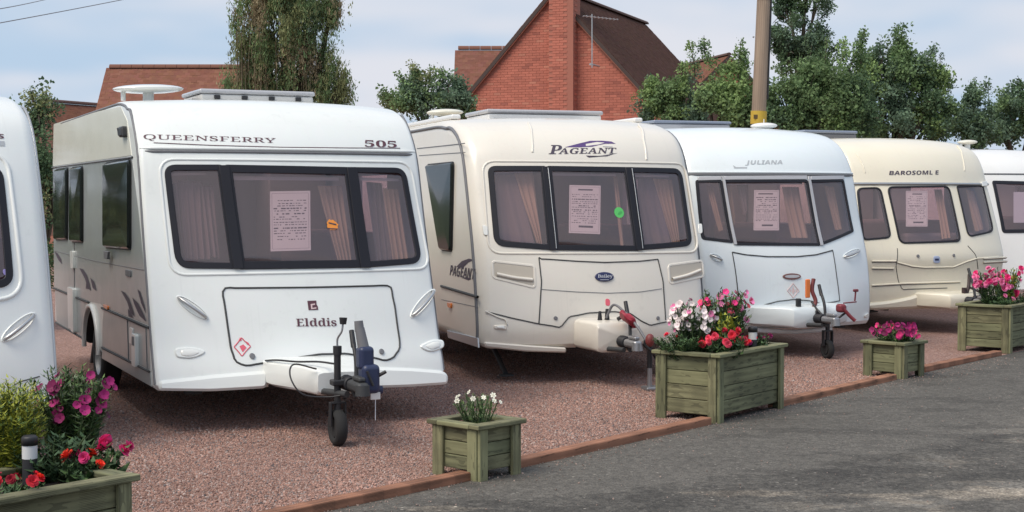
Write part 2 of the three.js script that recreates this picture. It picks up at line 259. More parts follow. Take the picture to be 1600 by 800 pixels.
// ---------------------------------------------------------------- caravan materials
const paintTexture = base => noiseTexture(512, (u, v) => { const a = fbm(u * 7, v * 7, 6, 21, 7), s = vnoise(u * 150, v * 3, 23, 150, 3), k = 1 - 0.06 * a - 0.05 * smooth(0.72, 1, s) * smooth(0.45, 0.7, fbm(u * 9, v * 5, 3, 29, 0)) - 0.05 * smooth(0.6, 0.8, fbm(u * 60, v * 60, 3, 33, 60)) * smooth(0.5, 0.75, a); return base.map((c, i) => toS(c * k * (i === 2 ? 1 - 0.015 * a : 1))); }, true);
const paintRough = noiseTexture(256, (u, v) => 0.62 + 0.3 * fbm(u * 6, v * 6, 5, 77, 6));
function paint(r, g, b) { return new THREE.MeshPhysicalMaterial({ map: paintTexture([r, g, b]), roughness: 0.5, roughnessMap: paintRough, clearcoat: 0.55, clearcoatRoughness: 0.12 }); }
const VM = {
  white: paint(0.80, 0.82, 0.80), cream: paint(0.77, 0.72, 0.64), cool: paint(0.76, 0.81, 0.83), yellow: paint(0.80, 0.735, 0.595), pale: paint(0.80, 0.79, 0.77),
  silver: paint(0.35, 0.38, 0.385), upper: paint(0.78, 0.77, 0.68),
  rubber: std(0.018, 0.018, 0.022, 0.55), frame: phys(0.014, 0.014, 0.02, 0.5, { specularIntensity: 0.6 }), seal: std(0.05, 0.05, 0.05, 0.6), alu: std(0.5, 0.5, 0.5, 0.35, { metalness: 0.8 }), greyTrim: std(0.16, 0.16, 0.17, 0.5),
  glass: new THREE.MeshPhysicalMaterial({ color: lin(0.78, 0.66, 0.70), roughness: 0.05, transmission: 0.91, thickness: 0, ior: 1.6, clearcoat: 1, clearcoatRoughness: 0.06, side: THREE.DoubleSide }),
  darkGlass: phys(0.012, 0.016, 0.015, 0.10, { specularIntensity: 0.55 }),
  inside: std(0.52, 0.44, 0.46, 0.85), upholstery: std(0.42, 0.25, 0.25, 0.95), wood: std(0.40, 0.31, 0.31, 0.7),
  curtain: std(0.47, 0.35, 0.25, 0.95, { side: THREE.DoubleSide }), net: std(0.20, 0.165, 0.165, 0.95, { side: THREE.DoubleSide }), blind: std(0.55, 0.5, 0.5, 0.7),
  chassis: std(0.06, 0.062, 0.065, 0.6, { metalness: 0.4 }), steel: std(0.35, 0.35, 0.36, 0.42, { metalness: 0.8 }), black: std(0.022, 0.022, 0.025, 0.5), navy: phys(0.025, 0.035, 0.085, 0.42), red: phys(0.36, 0.03, 0.05, 0.45), orange: phys(0.75, 0.20, 0.05, 0.5),
  lens: phys(0.78, 0.78, 0.74, 0.15, { clearcoat: 1 }), amber: phys(0.75, 0.2, 0.03, 0.25, { clearcoat: 0.6 }), tyre: std(0.02, 0.02, 0.021, 0.9), clearRoof: phys(0.42, 0.42, 0.44, 0.22, { clearcoat: 0.6 }), bluish: phys(0.20, 0.23, 0.30, 0.25, { clearcoat: 0.8 }), dome: phys(0.72, 0.69, 0.58, 0.4, { clearcoat: 0.4 }),
  inkPlum: std(0.10, 0.035, 0.05, 0.5), inkGrey: std(0.42, 0.44, 0.46, 0.5), inkNavy: phys(0.02, 0.025, 0.09, 0.3), inkDark: std(0.06, 0.045, 0.07, 0.5), purple: phys(0.10, 0.055, 0.18, 0.3), pinkInk: std(0.72, 0.12, 0.17, 0.6), paleInk: std(0.66, 0.5, 0.5, 0.6), stickerOrange: std(0.85, 0.30, 0.05, 0.7), stickerGreen: std(0.10, 0.52, 0.13, 0.7), whiteInk: std(0.75, 0.77, 0.8, 0.4),
};
function paperTexture(seed) {
  const c = document.createElement('canvas'); c.width = 256; c.height = 384; const x = c.getContext('2d'), R = rng(seed);
  x.fillStyle = '#dedcd6'; x.fillRect(0, 0, 256, 384); x.strokeStyle = '#8a7c84'; x.lineWidth = 2; x.strokeRect(12, 14, 232, 356);
  x.fillStyle = '#4a4048';
  if (R() < 0.7) { x.fillRect(40 + 40 * R(), 30, 110 + 40 * R(), 12); x.fillRect(60 + 30 * R(), 320 + 16 * R(), 100 + 30 * R(), 16); }
  for (let y = 58 + 20 * R(); y < 310; y += 14 + 8 * R()) { const big = R() < 0.25; let p = 22 + (R() < 0.3 ? 34 * R() : 0); while (p < 226) { const w = 5 + R() * (big ? 26 : 16); if (R() < 0.8) x.fillRect(p, y, Math.min(w, 232 - p), big ? 8 : 4 + 2 * R()); p += w + 3 + R() * 6; } }
  const t = new THREE.CanvasTexture(c); t.colorSpace = THREE.SRGBColorSpace; return t;
}

// ---------------------------------------------------------------- a caravan
const evaluator = new Evaluator(); evaluator.attributes = ['position', 'normal']; evaluator.useGroups = true;
function makeVan(spec) {
  const { o, yaw, W, L, y0, edge, B, r = 0.07, body, yr = 0.4 } = spec;
  const g = thing(spec.name, spec.label, 'caravan', [o[0], 0, o[1]], yaw * Math.PI / 180, 'caravans for sale in a row on the gravel');
  const cs = Math.cos(yaw * Math.PI / 180), sn = Math.sin(yaw * Math.PI / 180);
  const toLocal = w => { const dx = w.x - o[0], dz = w.z - o[1]; return V3(dx * cs - dz * sn, w.y, dx * sn + dz * cs); };
  const dirLocal = d => V3(d.x * cs - d.z * sn, d.y, d.x * sn + d.z * cs);
  const eye = toLocal(EYEV);
  // front profile in (z, y) at the centre line; the edges lie back by B
  const front = sampleCurve(edge.map(([y, z]) => [z + B, y]), 44), yTop = front[front.length - 1][1];
  const zAt = y => { for (let i = 1; i < front.length; i++) if (y <= front[i][1] || i === front.length - 1) { const a = front[i - 1], b = front[i]; return lerp(a[0], b[0], clamp((y - a[1]) / (b[1] - a[1] || 1), -3, 1)); } };
  const weight = z => 1 - smooth(0.75, 1.9, -z);
  const bow = (x, z) => B * Math.pow(Math.min(1, Math.abs(x) / W), 2.2) * weight(z);
  const F = (x, y) => { const z = zAt(y); return z - bow(x, z); };
  const surfs = { front: (u, v, off) => V3(u, v, F(u, v) + off), left: (u, v, off) => V3(-W - off, v, u), right: (u, v, off) => V3(W + off, v, -u), roof: (u, v, off) => V3(u, yTop + off, -v) };
  function fp(px, py) {                                    // pixel to u, v on the front
    const d = dirLocal(ray(px, py)); let t0 = (1.6 - eye.z) / d.z, t1 = (-1.9 - eye.z) / d.z, f = t => { const p = eye.clone().addScaledVector(d, t); return p.z - F(p.x, p.y); };
    let a = t0; const n = 80; for (let i = 1; i <= n; i++) { const b = lerp(t0, t1, i / n); if (f(b) <= 0) { let lo = a, hi = b; for (let k = 0; k < 24; k++) { const m = (lo + hi) / 2; if (f(m) > 0) lo = m; else hi = m; } const p = eye.clone().addScaledVector(d, hi); return [p.x, p.y]; } a = b; }
    const p = eye.clone().addScaledVector(d, t1); return [p.x, p.y];
  }
  function lp(px, py) { const d = dirLocal(ray(px, py)), t = (-W - eye.x) / d.x, p = eye.clone().addScaledVector(d, t); return [p.z, p.y]; }
  function zp(px, py, z) { const d = dirLocal(ray(px, py)), t = (z - eye.z) / d.z; return eye.clone().addScaledVector(d, t); }
  const yp = (px, py, y) => toLocal(onY(px, py, y));
  // closed hull: loop in (z, y), stations across x, edges rounded by r
  const loopFor = (d, len, low, lowRear) => {
    let fr = front.filter(p => p[1] > low + 0.04); const f0 = zAt(low + 0.04);
    let loop = [[f0 - 0.04, low], [f0, low + 0.04], ...fr];
    for (let k = 1; k < 10; k++) loop.push([lerp(front[front.length - 1][0], -len + 0.3, k / 10), yTop]);
    for (let k = 0; k <= 5; k++) { const a = k / 5 * Math.PI / 2; loop.push([-len + 0.3 - 0.3 * Math.sin(a), yTop - 0.3 + 0.3 * Math.cos(a)]); }
    for (const t of [0.3, 0.6, 0.9]) loop.push([-len, lerp(yTop - 0.3, lowRear, t)]);
    loop.push([-len, lowRear]); for (let k = 1; k < 8; k++) loop.push([lerp(-len, f0 - 0.04, k / 8), lerp(lowRear, low, k / 8)]);
    const N = loop.length;
    const nrm = loop.map((p, i) => { const a = loop[(i + N - 1) % N], b = loop[(i + 1) % N], la = Math.hypot(p[0] - a[0], p[1] - a[1]) || 1, lb = Math.hypot(b[0] - p[0], b[1] - p[1]) || 1; let tz = (p[0] - a[0]) / la + (b[0] - p[0]) / lb, ty = (p[1] - a[1]) / la + (b[1] - p[1]) / lb; const l = Math.hypot(tz, ty) || 1; return [ty / l, -tz / l]; });
    return { loop: d ? loop.map((p, i) => [p[0] - nrm[i][0] * d, p[1] - nrm[i][1] * d]) : loop, nrm };
  };
  const hull = (d, len, low, lowRear) => {
    const { loop, nrm } = loopFor(d, len, low, lowRear), N = loop.length, w = W - d, rr = r; const xs = [];
    for (let k = 0; k <= 6; k++) xs.push(-(w - rr) - rr * Math.cos(k / 6 * Math.PI / 2)); for (let k = 1; k < 14; k++) xs.push(lerp(-(w - rr), w - rr, k / 14)); for (let k = 0; k <= 6; k++) xs.push((w - rr) + rr * Math.sin(k / 6 * Math.PI / 2));
    const pos = [], idx = [];
    for (const x of xs) { const e = Math.max(0, Math.abs(x) - (w - rr)) / rr, ins = rr * (1 - Math.sqrt(Math.max(0, 1 - e * e))); loop.forEach((p, i) => { const z = p[0] - nrm[i][0] * ins, y = p[1] - nrm[i][1] * ins, crown = 0.035 * smooth(yTop - 0.25, yTop, p[1]) * (x / W) ** 2; pos.push(x, y - crown, z - (p[0] > -1.95 ? bow(x, z) : 0)); }); }
    for (let s = 0; s + 1 < xs.length; s++) for (let i = 0; i < N; i++) { const a = s * N + i, b = s * N + (i + 1) % N; idx.push(a, b, a + N, b, b + N, a + N); }
    for (const s of [0, xs.length - 1]) { const c = loop.map((_, i) => new THREE.Vector2(pos[(s * N + i) * 3 + 2], pos[(s * N + i) * 3 + 1])); for (const f of THREE.ShapeUtils.triangulateShape(c, [])) { const t = f.map(k => s * N + k); idx.push(...(s ? t : [t[0], t[2], t[1]])); } }
    const at = k => V3(pos[k * 3], pos[k * 3 + 1], pos[k * 3 + 2]); let vol = 0; for (let i = 0; i < idx.length; i += 3) vol += at(idx[i]).dot(at(idx[i + 1]).cross(at(idx[i + 2])));
    // caps and sides may disagree: fix each by its own direction
    const out = []; for (let i = 0; i < idx.length; i += 3) { let t = [idx[i], idx[i + 1], idx[i + 2]]; const a = at(t[0]), n = at(t[1]).sub(a).cross(at(t[2]).sub(a)), sx = [Math.min(...t), Math.max(...t)]; const cap = Math.floor(sx[0] / N) === Math.floor(sx[1] / N); if (cap) { if (n.x * (sx[0] < N ? -1 : 1) < 0) t = [t[0], t[2], t[1]]; } else if (vol < 0) t = [t[0], t[2], t[1]]; out.push(...t); }
    return toCreasedNormals(geoFrom(pos, out), 0.55);
  };
  // openings
  const wins = (spec.windows || []).map(w => { const uv = w.px.map(p => fp(...p)); const out = densify(roundPoly(uv, w.r || 0.06), 0.09); return { ...w, out, inn: inset(out, w.frame || 0.04) }; });
  const sides = (spec.sideWindows || []).map(w => { const uv = w.px.map(p => lp(...p)); return { ...w, out: roundPoly(uv, w.r || 0.05) }; });
  let base = new Brush(hull(0, L, y0, yr), body);
  const cut = (geo, mat) => { const b = new Brush(geo, mat); base.updateMatrixWorld(); b.updateMatrixWorld(); base = evaluator.evaluate(base, b, SUBTRACTION); };
  if (wins.length) {
    cut(hull(0.05, Math.min(L - 0.3, 3.4), y0 + 0.35, y0 + 0.35), VM.inside);
    for (const w of wins) { const zs = w.out.map(p => F(p[0], p[1])), a = Math.min(...zs) - 0.14, b = Math.max(...zs) + 0.25; const e = new THREE.ExtrudeGeometry(shapeOf(inset(w.out, (w.frame || 0.04) * 0.7)), { depth: b - a, bevelEnabled: false }); e.translate(0, 0, a); e.deleteAttribute('uv'); cut(e, VM.frame); }
    // daylight from the roof light and the far side's window
    const rl = new THREE.BoxGeometry(1.0, 0.4, 1.1); rl.translate(0, yTop, -2.1); rl.deleteAttribute('uv'); cut(rl, VM.inside);
    const sw = new THREE.BoxGeometry(0.4, 0.5, 0.8); sw.translate(W, 1.65, -1.6); sw.deleteAttribute('uv'); cut(sw, VM.inside);
  }
  const axle = spec.axle ?? -2.9;
  for (const s of spec.arches || []) { const c = new THREE.CylinderGeometry(0.40, 0.40, 0.36, 36); c.rotateZ(Math.PI / 2); c.translate(s * (W - 0.06), 0.30, axle); c.deleteAttribute('uv'); cut(c, VM.black); }
  const bg = boxUV(base.geometry, 0.37); const bm = Array.isArray(base.material) ? base.material : body;
  const bodyMesh = mesh('body', bg, bm, g);
  if (wins.length) {
    mesh('roof_light_pane', rbox(1.02, 0.01, 1.12, 0.004, 0, yTop + 0.006, -2.1), new THREE.MeshPhysicalMaterial({ color: lin(0.9, 0.9, 0.9), roughness: 0.5, transmission: 1, thickness: 0 }), g);
    mesh('side_window_pane', rbox(0.006, 0.56, 0.86, 0.002, W + 0.006, 1.65, -1.6), VM.glass, g);
  }
  const V = { g, W, L, F, fp, lp, zp, yp, surfs, front, yTop, zAt, B, toLocal, body, spec };
  // front windows
  for (const w of wins) {
    const wg = group('window', g);
    mesh('frame', ringPatch(w.out, w.inn, surfs.front, 0.012, 0.02), w.frameMat || VM.frame, wg);
    mesh('pane', gridPatch(inset(w.inn, -0.006), surfs.front, 0.002), VM.glass, wg);
  }
  for (const w of sides) {
    const wg = group('side_window', g);
    mesh('pane', patch(w.out, surfs.left, 0.035, { rings: 3, thick: 0.035, bevel: 0.014, crown: 0.008 }), VM.darkGlass, wg);
    mesh('frame', ringPatch(inset(w.out, -0.012), inset(w.out, 0.004), surfs.left, 0.008, 0.01), VM.rubber, wg);
    if (w.catchAt) mesh('catch', patch(roundPoly(w.catchAt.map(p => lp(...p)), 0.01), surfs.left, 0.05, { thick: 0.02 }), VM.greyTrim, wg);
  }
  // awning rails along both front edges
  for (const s of [-1, 1]) { const { loop, nrm } = loopFor(0, L, y0, yr); const pts = []; loop.slice(1, front.length + 9).forEach((p, i) => { if (i % 2 === 0) { const n = nrm[i + 1], q = [p[0] - n[0] * r * 0.62, p[1] - n[1] * r * 0.62]; pts.push(V3(s * (W - 0.004), q[1] - (q[1] > yTop - 0.1 ? 0.03 : 0), q[0] - bow(W, q[0]))); } }); mesh('edge_rail', tubeThrough(pts, spec.rail ?? 0.011, 60, 6), spec.railMat || VM.alu, g); }
  // underside and running gear
  mesh('chassis', merge([rbox(0.06, 0.12, L - 0.5, 0.01, -0.62, y0 + 0.02, -L / 2 + 0.1), rbox(0.06, 0.12, L - 0.5, 0.01, 0.62, y0 + 0.02, -L / 2 + 0.1), rod(V3(-W + 0.1, 0.30, axle), V3(W - 0.1, 0.30, axle), 0.035)]), VM.chassis, g);
  for (const s of [-1, 1]) {
    const wheel = group('wheel', g); wheel.position.set(s * (W - 0.13), 0.31, axle); wheel.rotation.z = s * Math.PI / 2;
    const pr = [[0.19, -0.085], [0.26, -0.09], [0.30, -0.075], [0.31, -0.05], [0.312, 0], [0.31, 0.05], [0.30, 0.075], [0.26, 0.09], [0.19, 0.085]].map(p => new THREE.Vector2(...p));
    mesh('tyre', new THREE.LatheGeometry(pr, 36), VM.tyre, wheel);
    mesh('rim', new THREE.LatheGeometry([[0, -0.03], [0.05, -0.04], [0.07, -0.02], [0.15, -0.01], [0.18, -0.06], [0.195, -0.085]].map(p => new THREE.Vector2(...p)), 30), VM.steel, wheel);
  }
  for (const s of [-1, 1]) { const st = mesh('corner_steady', merge([rod(V3(s * 0.8, y0, -0.75), V3(s * 0.80, spec.steady ?? y0 - 0.04, -0.25), 0.024), rbox(0.12, 0.02, 0.1, 0.005, s * 0.8, (spec.steady ?? y0 - 0.04) - 0.01, -0.23)]), VM.chassis, g); }
  for (const s of [-1, 1]) mesh('rear_steady', rod(V3(s * 0.8, yr, -L + 0.8), V3(s * 0.8, 0.0, -L + 0.45), 0.03), VM.chassis, g);
  // things inside, seen through the glass
  if (wins.length) {
    mesh('seat_cushion', merge([rbox(0.5, 0.75, 1.6, 0.06, -W + 0.32, y0 + 0.72, -1.9), rbox(0.5, 0.75, 1.6, 0.06, W - 0.32, y0 + 0.72, -1.9), rbox(W * 1.7, 0.14, 0.45, 0.05, 0, y0 + 0.55, -0.85)]), VM.upholstery, g);
    mesh('cabinet', merge([rbox(0.7, 1.5, 0.5, 0.02, -0.65, y0 + 1.12, -2.95), rbox(0.55, 1.5, 0.5, 0.02, 0.72, y0 + 1.12, -2.95)]), VM.wood, g);
  }
  return V;
}
const uvs = (V, list, side) => list.map(p => side ? V.lp(...p) : V.fp(...p));
function seam(V, px, name = 'panel_seam', rad = 0.0045, mat = VM.seal, { side = false, closed = false, off = 0.001, parent } = {}) {
  const s = side ? V.surfs.left : V.surfs.front; let o = uvs(V, px, side); const d = []; const n = o.length - (closed ? 0 : 1);
  for (let i = 0; i < n; i++) { const a = o[i], b = o[(i + 1) % o.length], k = Math.max(1, Math.ceil(Math.hypot(b[0] - a[0], b[1] - a[1]) / 0.08)); for (let j = 0; j < k; j++) d.push([lerp(a[0], b[0], j / k), lerp(a[1], b[1], j / k)]); } if (!closed) d.push(o[o.length - 1]);
  return mesh(name, tubeThrough(d.map(p => s(p[0], p[1], off)), rad, d.length * 2, 6, closed), mat, parent || V.g);
}
function decal(V, name, px, mat, { side = false, off = 0.003, parent } = {}) { return mesh(name, flatShape(shapeOf(uvs(V, px, side)), side ? V.surfs.left : V.surfs.front, off), mat, parent || V.g); }
function plate(V, name, px, mat, { side = false, r = 0.01, off = 0.008, thick = 0.01, bevel = 0.003, crown = 0, parent } = {}) { return mesh(name, patch(densify(roundPoly(uvs(V, px, side), r, 5), 0.07), side ? V.surfs.left : V.surfs.front, off, { thick, bevel, crown }), mat, parent || V.g); }
function lettering(V, name, str, f, px, mat, { side = false, off = 0.004, slant = 0, parent } = {}) { return mesh(name, textOn(str, f, uvs(V, px, side), side ? V.surfs.left : V.surfs.front, off, slant), mat, parent || V.g); }
function curtain(V, px, folds = 5, mat = VM.curtain, name = 'curtain') { return mesh(name, sheetOn(uvs(V, px), V.surfs.front, -0.13, folds * 8, 6, (s, t) => 0.022 * (vnoise(s * folds * 1.7 + px[0][0], t * 1.3, 5) - 0.5) + 0.016 * Math.sin(s * folds * (5 + 1.2 * Math.sin(px[0][0])) + 2.2 * t * Math.sin(px[0][0])) * (0.6 + 0.4 * t)), mat, V.g); }
function notice(V, px, seed) { const m = mesh('price_notice', sheetOn(uvs(V, px), V.surfs.front, -0.022, 4, 4), new THREE.MeshStandardMaterial({ map: paperTexture(seed), roughness: 0.8, side: THREE.DoubleSide }), V.g); return m; }
function blindBar(V, px) { return mesh('blind_cassette', sheetOn(uvs(V, px), V.surfs.front, -0.07, 8, 2), VM.blind, V.g); }
function grabHandle(V, a, b, w = 0.03, mat = V.body) {     // a dished recess with a bar across it
  const A = V.fp(...a), B = V.fp(...b), c = [(A[0] + B[0]) / 2, (A[1] + B[1]) / 2], l = Math.hypot(B[0] - A[0], B[1] - A[1]), t = Math.atan2(B[1] - A[1], B[0] - A[0]);
  const h = group('grab_handle', V.g);
  mesh('handle_recess', ringPatch(ellipse(c[0], c[1], l * 0.58, w * 1.5, 32, t), ellipse(c[0], c[1], l * 0.52, w * 1.15, 32, t), V.surfs.front, 0.007, 0.012), mat, h);
  const pts = [0, 0.08, 0.25, 0.5, 0.75, 0.92, 1].map(k => { const p = [lerp(A[0], B[0], k), lerp(A[1], B[1], k)]; return V.surfs.front(p[0], p[1], 0.045 * Math.sin(Math.PI * Math.min(1, Math.max(0, k))) ** 0.5 + 0.004); });
  mesh('bar', tubeThrough(pts, 0.013, 24, 8), VM.alu, h);
}
function markerLight(V, px, r = 0.02) { const l = group('marker_light', V.g); plate(V, 'housing', px, V.body, { r: r * 2, off: 0.014, thick: 0.02, bevel: 0.008, parent: l }); const o = uvs(V, px), c = o.reduce((a, p) => [a[0] + p[0] / o.length, a[1] + p[1] / o.length], [0, 0]); mesh('lens', patch(roundPoly(o.map(p => [lerp(c[0], p[0], 0.6), lerp(c[1], p[1], 0.62)]), r), V.surfs.front, 0.019, { thick: 0.01, crown: 0.006 }), VM.lens, l); }
function roofAntenna(V, x, z, rx = 0.25, post = 0.07, mat = VM.dome, mast = 0) {
  const a = group('television_antenna', V.g), y = V.yTop - 0.01;
  mesh('post', rod(V3(x, y, z), V3(x, y + post + 0.02, z), 0.045), VM.lens, a); mesh('stay', rod(V3(x - rx * 0.7, y, z), V3(x - rx * 0.7, y + post + 0.02, z), 0.02), VM.lens, a);
  const dg = new THREE.SphereGeometry(1, 28, 12); dg.scale(rx, 0.038, rx * 0.75); dg.rotateZ(0.03); dg.translate(x, y + post + 0.03, z); mesh('dish', dg, mat, a);
  if (mast) mesh('mast', rod(V3(x, y + post, z), V3(x, y + post + mast, z), 0.006), mat, a);
}
function roofLight(V, x, z, w, d, h, mat, frameMat = V.body, slots = 0) {
  const a = group('roof_light', V.g), y = V.yTop - 0.02;
  mesh('kerb', rbox(w, h * 0.7, d, 0.02, x, y + h * 0.3, z), frameMat, a);
  mesh('lid', rbox(w * 1.03, h * 0.34, d * 1.03, 0.02, x, y + h * 0.83, z), mat, a);
  for (let k = 0; k < slots; k++) mesh('vent', rbox(0.05, h * 0.30, 0.02, 0.006, x - w * 0.36 + k * w * 0.72 / (slots - 1), y + h * 0.42, z + d / 2 + 0.004), VM.black, a);
}
function roofRails(V) { for (const s of [-1, 1]) mesh('roof_rail', tubeThrough([V3(s * 0.85, V.yTop - 0.02, -1.3), V3(s * 0.85, V.yTop + 0.02, -1.5), V3(s * 0.85, V.yTop + 0.02, -2.8), V3(s * 0.85, V.yTop - 0.02, -3)], 0.012, 20), VM.alu, V.g); }
function hitch(V, { base = 0.33, top = 0.5, halfBody = 0.33, halfTip = 0.12, tip = 0.7, cover = V.body, jx = -0.05, jz = 0.94, head = 1.05, leverMat = VM.black, wheel = true, raise = 0, crank = true, headMat = VM.steel, ws = 1 }) {
  const h = group('tow_hitch', V.g), z0 = V.F(0, base + 0.1) - 0.12;
  // fairing over the drawbar
  const st = [[0, halfBody, base, top], [0.35, halfBody * 0.94, base - 0.005, top + 0.005], [0.75, lerp(halfBody, halfTip, 0.72), base - 0.01, top], [0.96, halfTip * 1.06, base - 0.012, top - 0.015], [1, halfTip, base + 0.01, top - 0.04]];
  const pos = [], idx = [], n = 20, sq = (a, p) => Math.sign(a) * Math.abs(a) ** p;
  for (const [k, w, b, t] of st) for (let i = 0; i < n; i++) { const a = i / n * 2 * Math.PI; pos.push(w * sq(Math.cos(a), 0.28), (b + t) / 2 + (t - b) / 2 * sq(Math.sin(a), 0.28), lerp(z0, tip, k)); }
  for (let s = 0; s + 1 < st.length; s++) for (let i = 0; i < n; i++) { const a = s * n + i, b = s * n + (i + 1) % n; idx.push(a, b, a + n, b, b + n, a + n); }
  const last = (st.length - 1) * n; pos.push(0, (base + top) / 2, tip + 0.002); for (let i = 0; i < n; i++) idx.push(last + i, last + (i + 1) % n, st.length * n);
  mesh('drawbar_cover', toCreasedNormals(geoFrom(pos, idx), 0.7), cover, h);
  mesh('drawbar', merge([rod(V3(-0.45, base - 0.02, -0.5), V3(-0.03, base + 0.03, head - 0.1), 0.023), rod(V3(0.45, base - 0.02, -0.5), V3(0.03, base + 0.03, head - 0.1), 0.023)]), VM.chassis, h);
  const cy = base + 0.09;
  mesh('coupling_head', merge([rbox(0.09, 0.075, 0.26, 0.03, 0.02, cy, head - 0.02), rod(V3(0.02, cy - 0.05, head + 0.08), V3(0.02, cy + 0.02, head + 0.08), 0.05, 0.045, 16), rbox(0.05, 0.03, 0.16, 0.012, 0.02, cy + 0.055, head)]), headMat, h);
  mesh('coupling_bellows', merge(Array.from({ length: 6 }, (_, k) => { const t = new THREE.TorusGeometry(0.04, 0.014, 6, 14); t.translate(0.02, cy, head - 0.17 - k * 0.022); return t; })), VM.rubber, h);
  const lever = V3(0.07, cy + 0.04, head - 0.2);
  mesh('handbrake_lever', merge([tubeThrough([lever, lever.clone().add(V3(0.01, 0.12, -0.04)), lever.clone().add(V3(0.015, 0.24 + raise, -0.12))], 0.016, 12, 8), rod(lever.clone().add(V3(0.014, 0.2 + raise, -0.10)), lever.clone().add(V3(0.016, 0.31 + raise, -0.155)), 0.02, 0.018)]), leverMat, h);
  const j = group('jockey_wheel', h);
  mesh('stem', merge([rod(V3(jx, 0.2, jz), V3(jx, cy + (crank ? 0.22 : 0.04), jz), 0.024), rod(V3(jx, cy + (crank ? 0.2 : 0.03), jz), V3(jx, cy + (crank ? 0.26 : 0.05), jz), 0.03), rbox(0.09, 0.04, 0.09, 0.01, jx, cy + 0.01, jz)]), VM.black, j);
  if (crank) mesh('crank', tubeThrough([V3(jx, cy + 0.25, jz), V3(jx + 0.002, cy + 0.31, jz), V3(jx + 0.025, cy + 0.36, jz + 0.02), V3(jx + 0.035, cy + 0.42, jz + 0.02)], 0.007, 14), VM.steel, j);
  if (crank) mesh('knob', rod(V3(jx + 0.035, cy + 0.41, jz + 0.02), V3(jx + 0.037, cy + 0.455, jz + 0.02), 0.022, 0.028, 14), VM.black, j);
  if (wheel) { const w = new THREE.TorusGeometry(0.105 * ws, 0.036 * ws, 10, 24); w.scale(1, 1, 1.25); w.rotateY(Math.PI / 2); w.translate(jx, 0.141 * ws, jz); mesh('tyre', merge([w, rod(V3(jx - 0.03, 0.141 * ws, jz), V3(jx + 0.03, 0.141 * ws, jz), 0.07 * ws, 0.07 * ws, 18)]), VM.tyre, j); mesh('fork', merge([rbox(0.012, 0.16, 0.05, 0.004, jx - 0.052, 0.22, jz), rbox(0.012, 0.16, 0.05, 0.004, jx + 0.052, 0.22, jz), rbox(0.115, 0.014, 0.05, 0.004, jx, 0.30, jz)]), VM.black, j); }
  return { h, cy, head, jx, jz };
}
